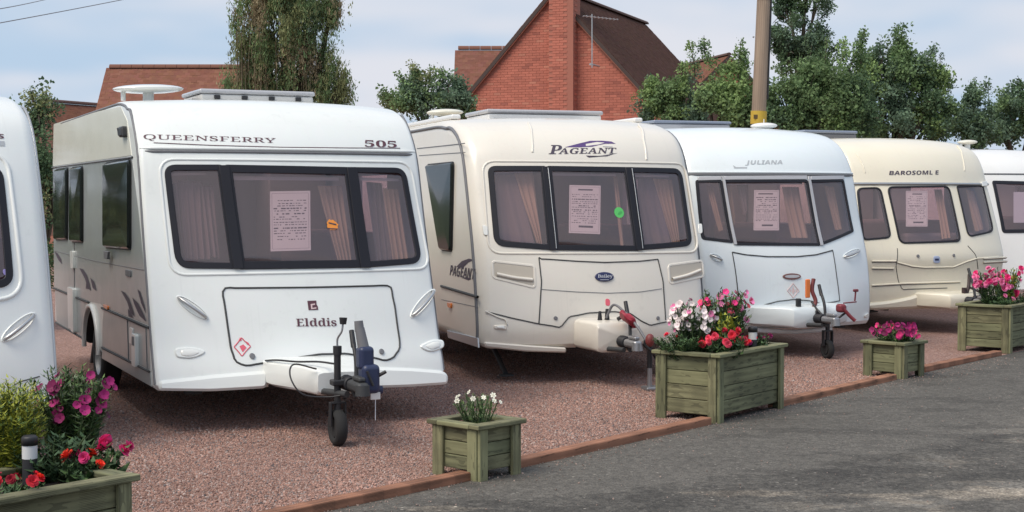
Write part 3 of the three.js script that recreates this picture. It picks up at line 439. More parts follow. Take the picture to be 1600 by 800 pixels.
// ---------------------------------------------------------------- the six caravans
{ // white caravan with grey flank, second of the row
  const V = makeVan({ name: 'caravan', label: 'white caravan with plum lettering, upright navy stabiliser on its hitch and grey flank', o: [-1.53, -10.93], yaw: 24.4, W: 1.115, L: 5.5, y0: 0.32, B: 0.13, r: 0.04, railMat: VM.greyTrim, body: VM.white, axle: -2.93, arches: [-1],
    edge: [[0.32, 0], [0.45, -0.04], [0.64, -0.13], [0.90, -0.22], [1.18, -0.32], [1.6, -0.46], [2.06, -0.61], [2.24, -0.74], [2.38, -0.90], [2.46, -1.10], [2.50, -1.4], [2.51, -1.7]],
    windows: [{ px: [[255, 257], [348, 257], [370, 420], [275, 419]], r: [0.09, 0.03, 0.03, 0.11], frame: 0.045 }, { px: [[349, 257], [548, 261], [570, 418], [371, 421]], r: 0.03, frame: 0.06 }, { px: [[549, 261], [633, 262], [660, 411], [571, 418]], r: [0.03, 0.10, 0.11, 0.03], frame: 0.045 }],
    sideWindows: [{ px: [[88, 266], [108, 263], [107, 374], [88, 374]] }, { px: [[113, 263], [131, 261], [131, 378], [113, 377]] }, { px: [[166, 256], [206, 250], [206, 389], [166, 386]], catchAt: [[171, 392], [178, 393], [177, 405], [172, 404]] }] });
  const { g } = V;
  // outer grey and cream skins of the flank
  const skin = (name, px, mat, off) => mesh(name, boxUV(patch(uvs(V, px, true), V.surfs.left, off, { thick: 0.006, bevel: 0.002 })), mat, g);
  skin('upper_panel', [[84.5, 194], [110, 186], [150, 175], [189, 166], [199, 188], [206, 243], [83, 260]], VM.upper, 0.004);
  skin('flank_panel', [[83, 264], [207, 247], [217, 330], [228, 440], [233, 508], [161, 479], [157, 474], [150, 473], [143, 472], [85, 449]], VM.silver, 0.003);
  // skirt below the trim line, in front of and behind the wheel
  skin('skirt_panel', [[163, 483], [234, 514], [235, 578], [160, 541], [161, 500]], VM.silver, 0.003);
  skin('rear_skirt_panel', [[86, 452], [133, 471], [134, 520], [132, 532], [89, 504]], VM.silver, 0.003);
  skin('sill_panel', [[160, 545], [236, 582], [237, 604], [160, 560]], VM.silver, 0.005);
  seam(V, [[82, 262], [150, 253], [208, 245.5]], 'trim_strip', 0.007, VM.greyTrim, { side: true, off: 0.006 });
  seam(V, [[84, 450], [140, 473]], 'trim_strip', 0.010, VM.seal, { side: true, off: 0.006 }); seam(V, [[160, 481], [234, 512]], 'trim_strip', 0.010, VM.seal, { side: true, off: 0.006 });
  seam(V, [[160, 543], [235, 581]], 'trim_strip', 0.009, VM.seal, { side: true, off: 0.006 }); seam(V, [[88, 504], [134, 531]], 'trim_strip', 0.009, VM.seal, { side: true, off: 0.006 });
  seam(V, [[86, 392], [150, 408], [226, 422]], 'panel_seam', 0.003, VM.greyTrim, { side: true, off: 0.004 });
  seam(V, [[117, 268], [117, 460], [118, 517]], 'door_seam', 0.004, VM.greyTrim, { side: true, off: 0.005 });
  const door = group('door_fittings', g);
  plate(V, 'hinge_cover', [[113, 392], [117.5, 392], [118, 420], [114, 419]], VM.white, { side: true, r: 0.02, off: 0.025, thick: 0.025, parent: door });
  plate(V, 'lower_hinge_cover', [[109, 448], [114, 450], [115, 514], [110.5, 512]], VM.white, { side: true, r: 0.02, off: 0.025, thick: 0.025, parent: door });
  plate(V, 'grab_rail', [[116, 449], [120, 451], [121, 520], [117, 517]], VM.white, { side: true, r: 0.02, off: 0.04, thick: 0.04, parent: door });
  const hatch = group('service_hatch', g);
  plate(V, 'handle', [[211, 520], [217, 523], [217.5, 574], [211.5, 571]], VM.white, { side: true, r: 0.02, off: 0.03, thick: 0.03, parent: hatch });
  plate(V, 'lock', [[212.5, 525], [215.5, 526], [215.5, 540], [212.5, 539]], VM.greyTrim, { side: true, r: 0.01, off: 0.034, thick: 0.006, parent: hatch });
  plate(V, 'handle_backing', [[204, 511], [209, 513], [209, 538], [204, 536]], VM.pale, { side: true, r: 0.02, off: 0.012, thick: 0.01, parent: hatch });
  seam(V, [[200, 500], [229, 513], [231, 578], [202, 564]], 'panel_seam', 0.003, VM.greyTrim, { side: true, closed: true, off: 0.006, parent: hatch });
  plate(V, 'side_marker', [[164.5, 475], [171, 478], [171, 484], [165, 481]], VM.amber, { side: true, r: 0.02, off: 0.018, thick: 0.016 });
  plate(V, 'outlet_cover', [[198, 421], [206, 422.5], [206, 433], [198, 431]], VM.greyTrim, { side: true, r: 0.02, off: 0.012, thick: 0.01 });
  // leaf-like stripes on the flank
  const leaf = (pts) => decal(V, 'flank_graphic', pts, VM.inkDark, { side: true, off: 0.0065 });
  leaf([[125, 419], [131, 421], [137, 430], [141, 444], [143, 455], [138, 449], [134, 436]]); leaf([[142, 434], [148, 440], [152, 455], [146, 450]]); leaf([[136, 441], [139, 448], [141, 452], [135, 451]]);
  leaf([[190, 454], [197, 458], [203, 467], [208, 482], [212, 495], [205, 488], [200, 472]]); leaf([[208, 465], [217, 474], [226, 492], [230, 503], [219, 493], [211, 475]]); leaf([[201, 482], [206, 488], [209, 497], [202, 494]]);
  leaf([[86, 393], [91, 396], [96, 404], [98, 413], [92, 406]]); leaf([[216, 452], [220, 456], [227, 478], [229, 490], [222, 474]]);
  { const t = []; for (let k = 0; k <= 16; k++) { const a = k / 16 * Math.PI; t.push(V3(-V.W - 0.012, 0.34 + 0.40 * Math.sin(a), -2.93 + 0.42 * Math.cos(a))); } const ar = tubeThrough(t, 0.022, 60, 8); mesh('wheel_arch', ar, VM.pale, g); }
  mesh('corner_lamp', patch(roundPoly([[192, 199], [199, 197], [200, 214], [194, 215]].map(p => V.lp(...p)), 0.02), V.surfs.left, 0.05, { thick: 0.05, bevel: 0.015 }), VM.black, g);
  // front
  const yr = V.fp(430, 236)[1], bar = (dy, off, rad, mat, name) => mesh(name, tubeThrough(Array.from({ length: 25 }, (_, i) => { const x = lerp(-V.W + 0.02, V.W - 0.02, i / 24); return V.surfs.front(x, yr + dy, off - 0.035 * smooth(0.96, 1, Math.abs(x) / V.W)); }), rad, 48, 8), mat, g);
  bar(0.012, 0.004, 0.014, VM.white, 'roof_moulding'); bar(-0.012, 0.002, 0.010, VM.greyTrim, 'roof_seal');
  { const o = densify(roundPoly([[248, 249], [641, 254], [672, 420], [267, 430]].map(p => V.fp(...p)), 0.12, 8), 0.1); mesh('window_surround', new THREE.TubeGeometry(new THREE.CatmullRomCurve3(o.map(p => V.surfs.front(p[0], p[1], -0.005)), true), 160, 0.013, 8, true), VM.white, g); }
  for (const [a, b, c, d] of [[[341, 258], [357, 258], [380, 420], [364, 420]], [[541, 261], [557, 261], [579, 418], [563, 418]]]) plate(V, 'window_mullion', [a, b, c, d], VM.frame, { r: 0.01, off: 0.022, thick: 0.024 });
  seam(V, [[352, 450], [480, 449], [600, 446], [610, 448], [617, 480], [624, 530], [624, 545], [615, 558], [602, 563], [580, 558], [540, 552.5], [500, 553.5], [450, 561], [400, 569], [384, 571], [368, 564], [361, 545], [353, 490], [348, 456]], 'locker_seal', 0.0075, VM.seal, { closed: true });
  for (const p of [[394, 556], [596, 549]]) { const c = V.fp(...p); mesh('locker_lock', patch(ellipse(c[0], c[1], 0.02, 0.02), V.surfs.front, 0.012, { thick: 0.012 }), VM.greyTrim, g); }
  grabHandle(V, [279, 465], [322, 496], 0.026); grabHandle(V, [677, 455], [644, 493], 0.026);
  markerLight(V, [[272, 544], [300, 541], [326, 549], [300, 561], [274, 558]], 0.03); markerLight(V, [[652, 541], [675, 530], [693, 531], [694, 543], [672, 551]], 0.03);
  plate(V, 'bumper_moulding', [[247, 595], [330, 586], [412, 579], [417, 583], [417, 606], [330, 611], [247, 610]], VM.white, { r: 0.04, off: 0.03, thick: 0.05, bevel: 0.02 });
  plate(V, 'bumper_moulding', [[578, 573], [640, 575], [690, 579], [699, 585], [699, 600], [640, 604], [580, 606]], VM.white, { r: 0.04, off: 0.03, thick: 0.05, bevel: 0.02 });
  lettering(V, 'lettering', 'QUEENSFERRY', 'serif_regular', [[224, 219.5], [431, 225.5], [224, 209.5]], VM.inkPlum, {});
  lettering(V, 'lettering', '505', 'serif_bold', [[570, 229], [620, 230.5], [569, 218.5]], VM.inkPlum, {});
  seam(V, [[240, 223], [330, 227], [440, 230], [540, 231], [625, 231.5]], 'pinstripe', 0.003, VM.inkPlum, { off: 0.002 });
  lettering(V, 'lettering', 'Elddis', 'serif_bold', [[463, 510], [526, 509.5], [462, 497]], VM.inkPlum, {});
  const em = group('emblem', g); decal(V, 'emblem_square', [[480, 470], [494, 469.5], [494.5, 476], [496.5, 479], [497, 484], [482, 484.5]], VM.inkPlum, { parent: em }); decal(V, 'emblem_mark', [[485, 475], [492, 474], [492, 476], [487.5, 477], [488, 481], [494, 480], [494, 482], [486, 483]], VM.paleInk, { off: 0.005, parent: em });
  const sk = group('club_sticker', g); for (const pts of [[[377, 528], [391, 541], [378, 556], [366, 542]]]) { const o = uvs(V, pts); mesh('sticker_outline', tubeThrough([...densify(o, 0.03)].map(p => V.surfs.front(p[0], p[1], 0.002)), 0.004, 60, 5, true), VM.pinkInk, sk); }
  decal(V, 'sticker_figure', [[374, 541], [380, 538], [385, 543], [379, 550]], VM.pinkInk, { parent: sk }); decal(V, 'sticker_figure', [[372, 533], [375, 527], [378, 532]], VM.pinkInk, { parent: sk }); decal(V, 'sticker_figure', [[384, 533], [389, 536], [386, 539]], VM.pinkInk, { parent: sk });
  // inside the windows
  notice(V, [[423, 299], [486, 298], [487, 391], [424, 393]], 3);
  curtain(V, [[503, 290], [541, 290], [558, 416], [537, 414]], 5); curtain(V, [[606, 294], [630, 296], [648, 408], [622, 410]], 4); curtain(V, [[362, 292], [374, 292], [386, 412], [380, 412]], 2, VM.net, 'curtain'); curtain(V, [[268, 290], [284, 284], [296, 405], [282, 405]], 3, VM.net); curtain(V, [[320, 290], [338, 290], [350, 405], [330, 400]], 3, VM.net);
  curtain(V, [[284, 282], [322, 284], [334, 406], [296, 406]], 4, VM.net); curtain(V, [[580, 284], [606, 286], [620, 408], [596, 410]], 3, VM.net);
  blindBar(V, [[366, 275], [533, 277], [534, 282], [366, 281]]); blindBar(V, [[268, 270], [324, 269], [325, 273], [268, 274]]); blindBar(V, [[566, 277], [628, 279], [629, 283], [567, 282]]);
  { const c = V.fp(519, 351), R = rng(4), o = ellipse(c[0], c[1], 0.045, 0.042, 22).map(p => { const k = 0.75 + 0.4 * R(); return [c[0] + (p[0] - c[0]) * k, c[1] + (p[1] - c[1]) * k]; }); mesh('window_sticker', flatShape(shapeOf(o), V.surfs.front, 0.006), VM.stickerOrange, g); decal(V, 'sticker_print', [[513, 347], [525, 350], [525, 352], [513, 349]], VM.inkDark, { off: 0.008 }); decal(V, 'sticker_print', [[512, 356], [527, 357], [527, 358.5], [512, 357.5]], VM.inkDark, { off: 0.008 }); }
  roofLight(V, 0.05, -1.9, 0.96, 0.7, 0.115, VM.clearRoof, std(0.58, 0.57, 0.55, 0.5), 4); roofAntenna(V, -0.82, -1.75, 0.29, 0.07, VM.lens);
  // hitch with the stabiliser
  const q = hitch(V, { base: 0.34, top: 0.53, halfBody: 0.36, halfTip: 0.15, tip: 0.78, jx: -0.06, jz: 0.94, head: 1.16, wheel: true, ws: 0.92, headMat: VM.chassis });
  const s = group('stabiliser', q.h);
  mesh('stabiliser_body', merge([rbox(0.125, 0.20, 0.13, 0.035, 0.10, 0.48, 1.14, 3), rbox(0.105, 0.16, 0.11, 0.03, 0.078, 0.62, 1.12, 3), rod(V3(0.02, 0.40, 1.14), V3(0.19, 0.40, 1.14), 0.03)]), VM.navy, s);
  mesh('stabiliser_handle', merge([rod(V3(0.075, 0.65, 1.12), V3(0.05, 0.82, 1.09), 0.042, 0.034, 12), rod(V3(0.05, 0.80, 1.09), V3(0.045, 0.87, 1.085), 0.034, 0.03, 12)]), VM.greyTrim, s);
  mesh('stabiliser_label', rbox(0.025, 0.05, 0.004, 0.001, 0.08, 0.60, 1.172), VM.whiteInk, s);
  mesh('release_lever', merge([rod(V3(0.15, 0.50, 1.18), V3(0.20, 0.53, 1.2), 0.012), rod(V3(0.06, 0.54, 1.215), V3(0.10, 0.44, 1.225), 0.009)]), VM.black, s);
  mesh('number_tag', rbox(0.07, 0.05, 0.01, 0.004, 0.13, 0.365, 1.18), VM.pale, q.h); mesh('tag_cord', rod(V3(0.13, 0.345, 1.18), V3(0.13, 0.2, 1.18), 0.0028), VM.whiteInk, q.h);
  mesh('brake_cable', tubeThrough([V3(-0.16, 0.52, 0.78), V3(-0.3, 0.55, 0.7), V3(-0.36, 0.47, 0.84), V3(-0.3, 0.37, 0.9), V3(-0.15, 0.345, 0.95), V3(0.0, 0.37, 1.05)], 0.006, 50), VM.black, q.h);
  mesh('electric_cable', tubeThrough([V3(-0.06, 0.56, 0.86), V3(-0.12, 0.56, 0.70), V3(-0.22, 0.545, 0.5), V3(-0.31, 0.54, 0.3), V3(-0.345, 0.52, 0.12)], 0.007, 40), VM.black, q.h);
}
{ // cream caravan, third of the row
  const V = makeVan({ name: 'caravan', label: 'cream caravan with purple swoosh badge, green window sticker and red cloth over its hitch', o: [0.78, -13.73], yaw: 18, W: 1.14, L: 5.6, y0: 0.33, B: 0.20, r: 0.11, body: VM.cream, rail: 0.016, railMat: VM.greyTrim, arches: [-1],
    edge: [[0.33, 0], [0.5, 0.02], [0.80, -0.03], [1.0, -0.07], [1.3, -0.15], [1.58, -0.25], [1.94, -0.38], [2.17, -0.49], [2.34, -0.67], [2.45, -0.95], [2.5, -1.3], [2.51, -1.6]], steady: 0.06,
    windows: [{ px: [[761, 259], [852, 259], [864, 391], [772, 384]], r: [0.08, 0.02, 0.02, 0.10], frame: 0.05 }, { px: [[853, 259], [981, 261], [999, 392], [865, 391]], r: 0.03, frame: 0.05 }, { px: [[982, 261], [1064, 263], [1082, 384], [1000, 391]], r: [0.02, 0.10, 0.10, 0.02], frame: 0.05 }],
    sideWindows: [{ px: [[668, 258], [710, 254], [707, 392], [690, 390]] }] });
  const { g } = V;
  seam(V, [[652, 232], [700, 227], [726, 224]], 'panel_seam', 0.005, VM.greyTrim, { side: true }); seam(V, [[655, 243], [727, 238]], 'panel_seam', 0.004, VM.greyTrim, { side: true });
  seam(V, [[690, 447], [747, 464]], 'trim_strip', 0.014, VM.seal, { side: true, off: 0.004 }); seam(V, [[690, 468], [747, 480]], 'panel_seam', 0.003, VM.greyTrim, { side: true });
  mesh('sill_panel', patch(uvs(V, [[700, 516], [748, 528], [749, 543], [702, 528]], true), V.surfs.left, 0.012, { thick: 0.014 }), VM.alu, g);
  plate(V, 'side_marker', [[701, 472], [707, 474], [707, 482], [702, 480]], VM.amber, { side: true, r: 0.02, off: 0.02, thick: 0.018 });
  lettering(V, 'flank_lettering', 'PAGEANT', 'sans_bold', [[703, 430], [741, 437], [705, 414]], VM.inkDark, { side: true });
  decal(V, 'flank_swoosh', [[713, 417], [722, 408], [733, 404], [741, 406], [732, 410], [724, 418]], VM.inkDark, { side: true }); decal(V, 'flank_swoosh', [[722, 434], [732, 438], [737, 436], [730, 433]], VM.inkDark, { side: true });
  // front
  const lines = [[[842, 402], [843, 404], [900, 408], [945, 410], [1000, 408], [1028, 405]], [[842, 403], [846, 440], [842, 505]], [[1028, 405], [1036, 440], [1040, 500]], [[760, 487], [800, 497], [842, 506], [875, 511], [890, 495], [920, 489], [960, 487], [985, 490], [1003, 502], [1016, 508], [1040, 503], [1075, 492]], [[845, 452], [900, 456], [950, 458], [1000, 456], [1034, 451]]];
  lines.forEach((l, i) => seam(V, l, 'panel_seam', i === 4 ? 0.003 : 0.006, i === 4 ? VM.greyTrim : VM.seal));
  for (const p of [[868, 497], [1028, 497]]) { const c = V.fp(...p); mesh('locker_lock', patch(ellipse(c[0], c[1], 0.018, 0.018), V.surfs.front, 0.01, { thick: 0.012 }), VM.greyTrim, g); }
  { const o = densify(roundPoly([[753, 252], [1070, 256], [1092, 394], [764, 396]].map(p => V.fp(...p)), 0.12, 8), 0.1); mesh('window_surround', new THREE.TubeGeometry(new THREE.CatmullRomCurve3(o.map(p => V.surfs.front(p[0], p[1], -0.005)), true), 160, 0.013, 8, true), VM.cream, g); }
  for (const q of [[[846, 260], [856, 260], [869, 391], [859, 391]], [[976, 261], [986, 261], [1004, 391], [994, 391]]]) plate(V, 'window_mullion', q, VM.frame, { r: 0.008, off: 0.02, thick: 0.022 });
  seam(V, [[855, 262], [868, 388]], 'mullion_trim', 0.004, VM.alu, { off: 0.024 }); seam(V, [[986, 263], [1003, 388]], 'mullion_trim', 0.004, VM.alu, { off: 0.024 });
  // louvred recesses either side of the locker
  for (const [px, bars] of [[[[771, 410], [833, 417], [834, 447], [772, 432]], [[776, 428], [832, 437]]], [[[1046, 416], [1096, 409], [1098, 430], [1048, 441]], [[1050, 436], [1094, 422]]]]) {
    const v = group('vent_recess', g), o = densify(roundPoly(uvs(V, px), 0.02), 0.06); mesh('surround', ringPatch(inset(o, -0.022), o, V.surfs.front, 0.006, 0.010), VM.cream, v); mesh('louvre', patch(inset(o, 0.004), V.surfs.front, 0.002, {}), std(0.50, 0.45, 0.38, 0.6), v); const A = V.fp(...bars[0]), B = V.fp(...bars[1]); mesh('louvre_bar', tubeThrough([A, [(A[0] + B[0]) / 2, (A[1] + B[1]) / 2 - 0.008], B].map(p => V.surfs.front(p[0], p[1], 0.008)), 0.016, 20, 8), VM.cream, v);
  }
  seam(V, [[758, 486], [775, 494], [790, 500], [792, 507]], 'moulding_line', 0.008, VM.cream, { off: 0.006 });
  markerLight(V, [[771, 508], [791, 507], [792, 516], [771, 514]], 0.01); plate(V, 'reflector', [[753, 351], [761, 353], [762, 368], [755, 367]], VM.lens, { r: 0.02, off: 0.015, thick: 0.015 }); plate(V, 'reflector', [[1090, 350], [1096, 349], [1097, 364], [1091, 366]], VM.lens, { r: 0.02, off: 0.015, thick: 0.015 });
  plate(V, 'bumper_moulding', [[756, 534], [820, 539], [884, 543], [884, 551], [820, 549], [757, 542]], VM.cream, { r: 0.02, off: 0.02, thick: 0.04, bevel: 0.012 }); plate(V, 'bumper_moulding', [[1030, 541], [1075, 536], [1105, 530], [1105, 536], [1075, 546], [1032, 551]], VM.cream, { r: 0.02, off: 0.02, thick: 0.04, bevel: 0.012 });
  for (const [a, b] of [[[826, 192], [832, 238]], [[998, 195], [1010, 250]]]) seam(V, [a, [(a[0] + b[0]) / 2 + 2, (a[1] + b[1]) / 2 - 4], b], 'roof_flute', 0.012, VM.cream, { off: -0.003 });
  lettering(V, 'lettering', 'P', 'serif_bold', [[857, 240.5], [875, 240.5], [859, 226.5]], VM.inkDark, { slant: 0.012 }); lettering(V, 'lettering', 'AGEANT', 'serif_bold', [[872, 240.5], [961, 239.5], [873, 231.5]], VM.inkDark, { slant: 0.01 });
  decal(V, 'swoosh', [[882, 230], [905, 224], [922, 220], [940, 219.8], [955, 221], [962, 224.5], [945, 224.5], [925, 229], [905, 230]], VM.purple, {}); decal(V, 'swoosh', [[915, 243], [935, 243.5], [965, 239], [948, 244], [920, 246]], VM.inkDark, {}); seam(V, [[942, 229], [957, 229.5]], 'small_lettering', 0.003, VM.inkGrey, { off: 0.002 });
  { const c = V.fp(944, 432.5), b = group('emblem', g), rx = V.fp(958.5, 432)[0] - c[0], ry = c[1] - V.fp(944, 440)[1]; mesh('badge', patch(ellipse(c[0], c[1], rx, ry, 36), V.surfs.front, 0.012, { thick: 0.012, crown: 0.004 }), VM.inkNavy, b); lettering(V, 'badge_lettering', 'Bailey', 'serif_regular', [[933, 435], [956, 435], [933, 428.5]], VM.whiteInk, { off: 0.02, parent: b }); seam(V, [[937, 437], [950, 437]], 'badge_line', 0.002, VM.whiteInk, { off: 0.017, parent: b }); }
  plate(V, 'club_sticker', [[946, 467], [950, 466.5], [953, 469], [953, 478], [946, 477.5]], VM.pinkInk, { r: 0.02, off: 0.003, thick: 0.003, bevel: 0.001 });
  // inside
  notice(V, [[891, 289], [940, 290], [939, 366], [890, 364]], 5);
  curtain(V, [[774, 270], [788, 268], [778, 330], [772, 330]], 3); curtain(V, [[808, 268], [840, 270], [854, 382], [846, 380]], 4); curtain(V, [[1027, 278], [1058, 281], [1070, 378], [1058, 379]], 5); curtain(V, [[966, 275], [972, 274], [984, 384], [979, 384]], 2); curtain(V, [[996, 276], [1003, 276], [1009, 340], [1004, 380]], 2, VM.net); curtain(V, [[862, 275], [870, 275], [873, 330], [870, 380]], 2, VM.net);
  curtain(V, [[778, 272], [812, 270], [842, 380], [780, 378]], 4, VM.net); curtain(V, [[1004, 276], [1030, 278], [1056, 380], [1010, 382]], 4, VM.net);
  blindBar(V, [[774, 266], [836, 267], [836, 270], [774, 270]]); blindBar(V, [[864, 270], [966, 272], [967, 275], [864, 274]]); blindBar(V, [[994, 272], [1050, 274], [1050, 277], [994, 276]]);
  { const c = V.fp(967, 332); mesh('window_sticker', patch(ellipse(c[0], c[1], 0.05, 0.05, 20), V.surfs.front, 0.006, {}), VM.stickerGreen, g); mesh('sticker_print', flatShape(shapeOf(ellipse(c[0] + 0.008, c[1] - 0.004, 0.026, 0.012, 14, 0.5)), V.surfs.front, 0.0075), std(0.06, 0.36, 0.09), g); }
  roofLight(V, 0.1, -2.1, 1.25, 0.8, 0.13, VM.clearRoof, VM.pale, 0); roofAntenna(V, -0.82, -2.3, 0.20, 0.08); roofAntenna(V, 0.92, -3.1, 0.17, 0.05, VM.pale, 0.14); mesh('roof_gutter', merge([-1, 1].map(s => rbox(0.10, 0.05, 3.6, 0.02, s * (V.W - 0.16), V.yTop + 0.0, -3.1))), VM.pale, g);
  const q = hitch(V, { base: 0.33, top: 0.60, halfBody: 0.30, halfTip: 0.20, tip: 0.58, jx: 0.19, jz: 0.84, head: 0.88, leverMat: VM.black, wheel: false, crank: false });
  mesh('cover_slot', rbox(0.12, 0.028, 0.01, 0.004, -0.12, 0.49, 0.53), VM.black, q.h);
  mesh('jockey_foot', merge([rod(V3(0.19, 0.02, 0.84), V3(0.19, 0.26, 0.84), 0.022), rbox(0.17, 0.035, 0.15, 0.012, 0.22, 0.018, 0.84)]), VM.steel, q.h);
  mesh('red_hitch_cloth', (() => { const a = rbox(0.13, 0.12, 0.16, 0.05, 0.05, 0.62, 0.68, 4), p = a.attributes.position; for (let i = 0; i < p.count; i++) { const n = 0.03 * (vnoise(p.getX(i) * 30, p.getY(i) * 30 + p.getZ(i) * 22, 3) - 0.5); p.setXYZ(i, p.getX(i) + n + (0.62 - p.getY(i)) * 0.4, p.getY(i) + n - (p.getX(i) - 0.05) * 0.6, p.getZ(i) + n); } a.computeVertexNormals(); return a; })(), VM.red, q.h);
  mesh('towball_cover', (() => { const a = new THREE.SphereGeometry(0.055, 16, 12); a.scale(0.75, 1.05, 0.75); a.translate(0.13, 0.46, 0.98); return a; })(), std(0.17, 0.03, 0.03, 0.55), q.h);
  mesh('brake_cable', tubeThrough([V3(-0.07, 0.62, 0.45), V3(-0.02, 0.74, 0.5), V3(0.04, 0.68, 0.62), V3(0.09, 0.56, 0.8), V3(0.14, 0.42, 0.92)], 0.012, 40), VM.greyTrim, q.h);
  mesh('electric_plug', merge([rod(V3(-0.12, 0.60, 0.42), V3(-0.12, 0.68, 0.42), 0.022, 0.012), rod(V3(-0.05, 0.60, 0.42), V3(-0.05, 0.70, 0.42), 0.024, 0.014), rod(V3(0.02, 0.61, 0.5), V3(0.09, 0.66, 0.56), 0.018)]), VM.black, q.h);
  mesh('cable_loop', tubeThrough([V3(0.1, 0.42, 0.9), V3(0.2, 0.33, 0.92), V3(0.36, 0.22, 0.9), V3(0.44, 0.1, 0.86), V3(0.4, 0.02, 0.8)], 0.015, 40), VM.black, q.h);
}
{ // white caravan behind the large flower box
  const V = makeVan({ name: 'caravan', label: 'white caravan with faint grey lettering and an orange-red upright hitch handle', o: [3.02, -16.12], yaw: 20, W: 1.07, L: 5.2, y0: 0.3, B: 0.24, r: 0.07, body: VM.cool, rail: 0.01,
    edge: [[0.3, 0], [0.55, 0.02], [0.91, -0.02], [1.15, -0.08], [1.41, -0.18], [1.7, -0.27], [1.98, -0.36], [2.2, -0.50], [2.36, -0.70], [2.47, -0.98], [2.52, -1.35], [2.53, -1.6]],
    windows: [{ px: [[1086, 281], [1128, 281], [1146, 380], [1096, 374]], r: 0.03, frame: 0.03, frameMat: VM.frame }, { px: [[1129, 281], [1262, 281], [1282, 384], [1147, 383]], r: 0.03, frame: 0.03, frameMat: VM.frame }, { px: [[1263, 281], [1318, 280], [1334, 362], [1284, 383]], r: 0.03, frame: 0.03, frameMat: VM.frame }] });
  const { g } = V; const yr = V.fp(1210, 271)[1], bar = (dy, off, rad, mat, name) => mesh(name, tubeThrough(Array.from({ length: 25 }, (_, i) => { const x = lerp(-V.W + 0.02, V.W - 0.02, i / 24); return V.surfs.front(x, yr + dy, off - 0.035 * smooth(0.96, 1, Math.abs(x) / V.W)); }), rad, 48, 8), mat, g);
  bar(0.01, 0.006, 0.013, VM.cool, 'roof_moulding'); bar(-0.014, 0.004, 0.012, VM.greyTrim, 'roof_seal');
  for (const q of [[[1127, 275], [1131, 275], [1151, 382], [1146, 382]], [[1261, 275], [1265, 275], [1286, 383], [1281, 383]]]) plate(V, 'window_mullion', q, VM.clearRoof, { r: 0.006, off: 0.018, thick: 0.02 });
  for (const px of [[[1090, 276], [1126, 275], [1126, 281], [1090, 282]], [[1131, 275], [1260, 274], [1260, 280], [1131, 281]], [[1266, 275], [1318, 274], [1318, 280], [1266, 281]]]) plate(V, 'window_header', px, VM.clearRoof, { r: 0.005, off: 0.016, thick: 0.015 });
  seam(V, [[1144, 394], [1165, 398], [1200, 401], [1245, 401], [1275, 398], [1301, 391]], 'panel_seam', 0.007, VM.seal); seam(V, [[1144, 394], [1150, 430], [1154, 470]], 'panel_seam', 0.006, VM.seal); seam(V, [[1301, 391], [1307, 430], [1312, 470]], 'panel_seam', 0.005, VM.seal);
  seam(V, [[1192, 477], [1215, 471], [1240, 468], [1265, 470], [1285, 475], [1312, 470]], 'panel_seam', 0.006, VM.seal);
  grabHandle(V, [[1110, 399], [1127, 406]][0], [1127, 406], 0.025); grabHandle(V, [1319, 401], [1342, 391], 0.025);
  const em = group('emblem', g), c = V.fp(1237, 432), rx = V.fp(1251, 432)[0] - c[0]; mesh('badge', patch(ellipse(c[0], c[1], rx, 0.034, 30), V.surfs.front, 0.012, { thick: 0.012 }), std(0.16, 0.06, 0.05, 0.4), em); mesh('badge_inlay', patch(ellipse(c[0], c[1] + 0.002, rx * 0.82, 0.017, 30), V.surfs.front, 0.015, {}), VM.clearRoof, em);
  { const o = uvs(V, [[1239, 443], [1248, 454], [1239, 465], [1230, 454]]), s = group('club_sticker', g); mesh('sticker_outline', tubeThrough(densify(o, 0.03).map(p => V.surfs.front(p[0], p[1], 0.002)), 0.005, 60, 5, true), VM.paleInk, s); decal(V, 'sticker_figure', [[1239, 447], [1242, 455], [1239, 461], [1237, 455]], VM.paleInk, { parent: s }); decal(V, 'sticker_figure', [[1233, 454], [1236, 451], [1236, 457]], VM.paleInk, { parent: s }); decal(V, 'sticker_figure', [[1243, 451], [1246, 454], [1243, 458]], VM.paleInk, { parent: s }); }
  lettering(V, 'lettering', 'JULIANA', 'sans_bold', [[1164, 258.5], [1222, 258], [1166, 250.5]], VM.inkGrey, {}); decal(V, 'swoosh', [[1145, 258], [1150, 261], [1167, 261], [1167, 263], [1147, 263]], VM.inkGrey, {});
  notice(V, [[1180, 297], [1219, 297], [1219, 360], [1179, 360]], 7);
  curtain(V, [[1231, 292], [1258, 292], [1273, 372], [1248, 372]], 4); curtain(V, [[1138, 288], [1153, 288], [1158, 340], [1152, 375]], 3); curtain(V, [[1298, 290], [1312, 292], [1326, 358], [1316, 360]], 3); curtain(V, [[1112, 290], [1122, 290], [1138, 360], [1132, 362]], 3); curtain(V, [[1160, 288], [1177, 288], [1177, 330], [1172, 336]], 3, VM.net); blindBar(V, [[1135, 285], [1258, 284], [1259, 288], [1136, 289]]);
  roofLight(V, -0.35, -2.0, 1.0, 0.8, 0.11, VM.bluish, VM.clearRoof, 0); roofAntenna(V, 0.55, -1.5, 0.17, 0.02, VM.pale, 0.11);
  plate(V, 'bumper_moulding', [[1180, 512], [1240, 516], [1300, 510], [1300, 517], [1240, 522], [1182, 519]], VM.cool, { r: 0.02, off: 0.02, thick: 0.04, bevel: 0.012 }); plate(V, 'corner_light', [[1350, 492], [1356, 489], [1357, 494], [1351, 497]], VM.lens, { r: 0.02, off: 0.02, thick: 0.02 });
  const q = hitch(V, { base: 0.34, top: 0.56, halfBody: 0.62, halfTip: 0.26, tip: 0.58, jx: 0.10, jz: 0.66, head: 0.86, ws: 0.75, crank: false, leverMat: VM.black });
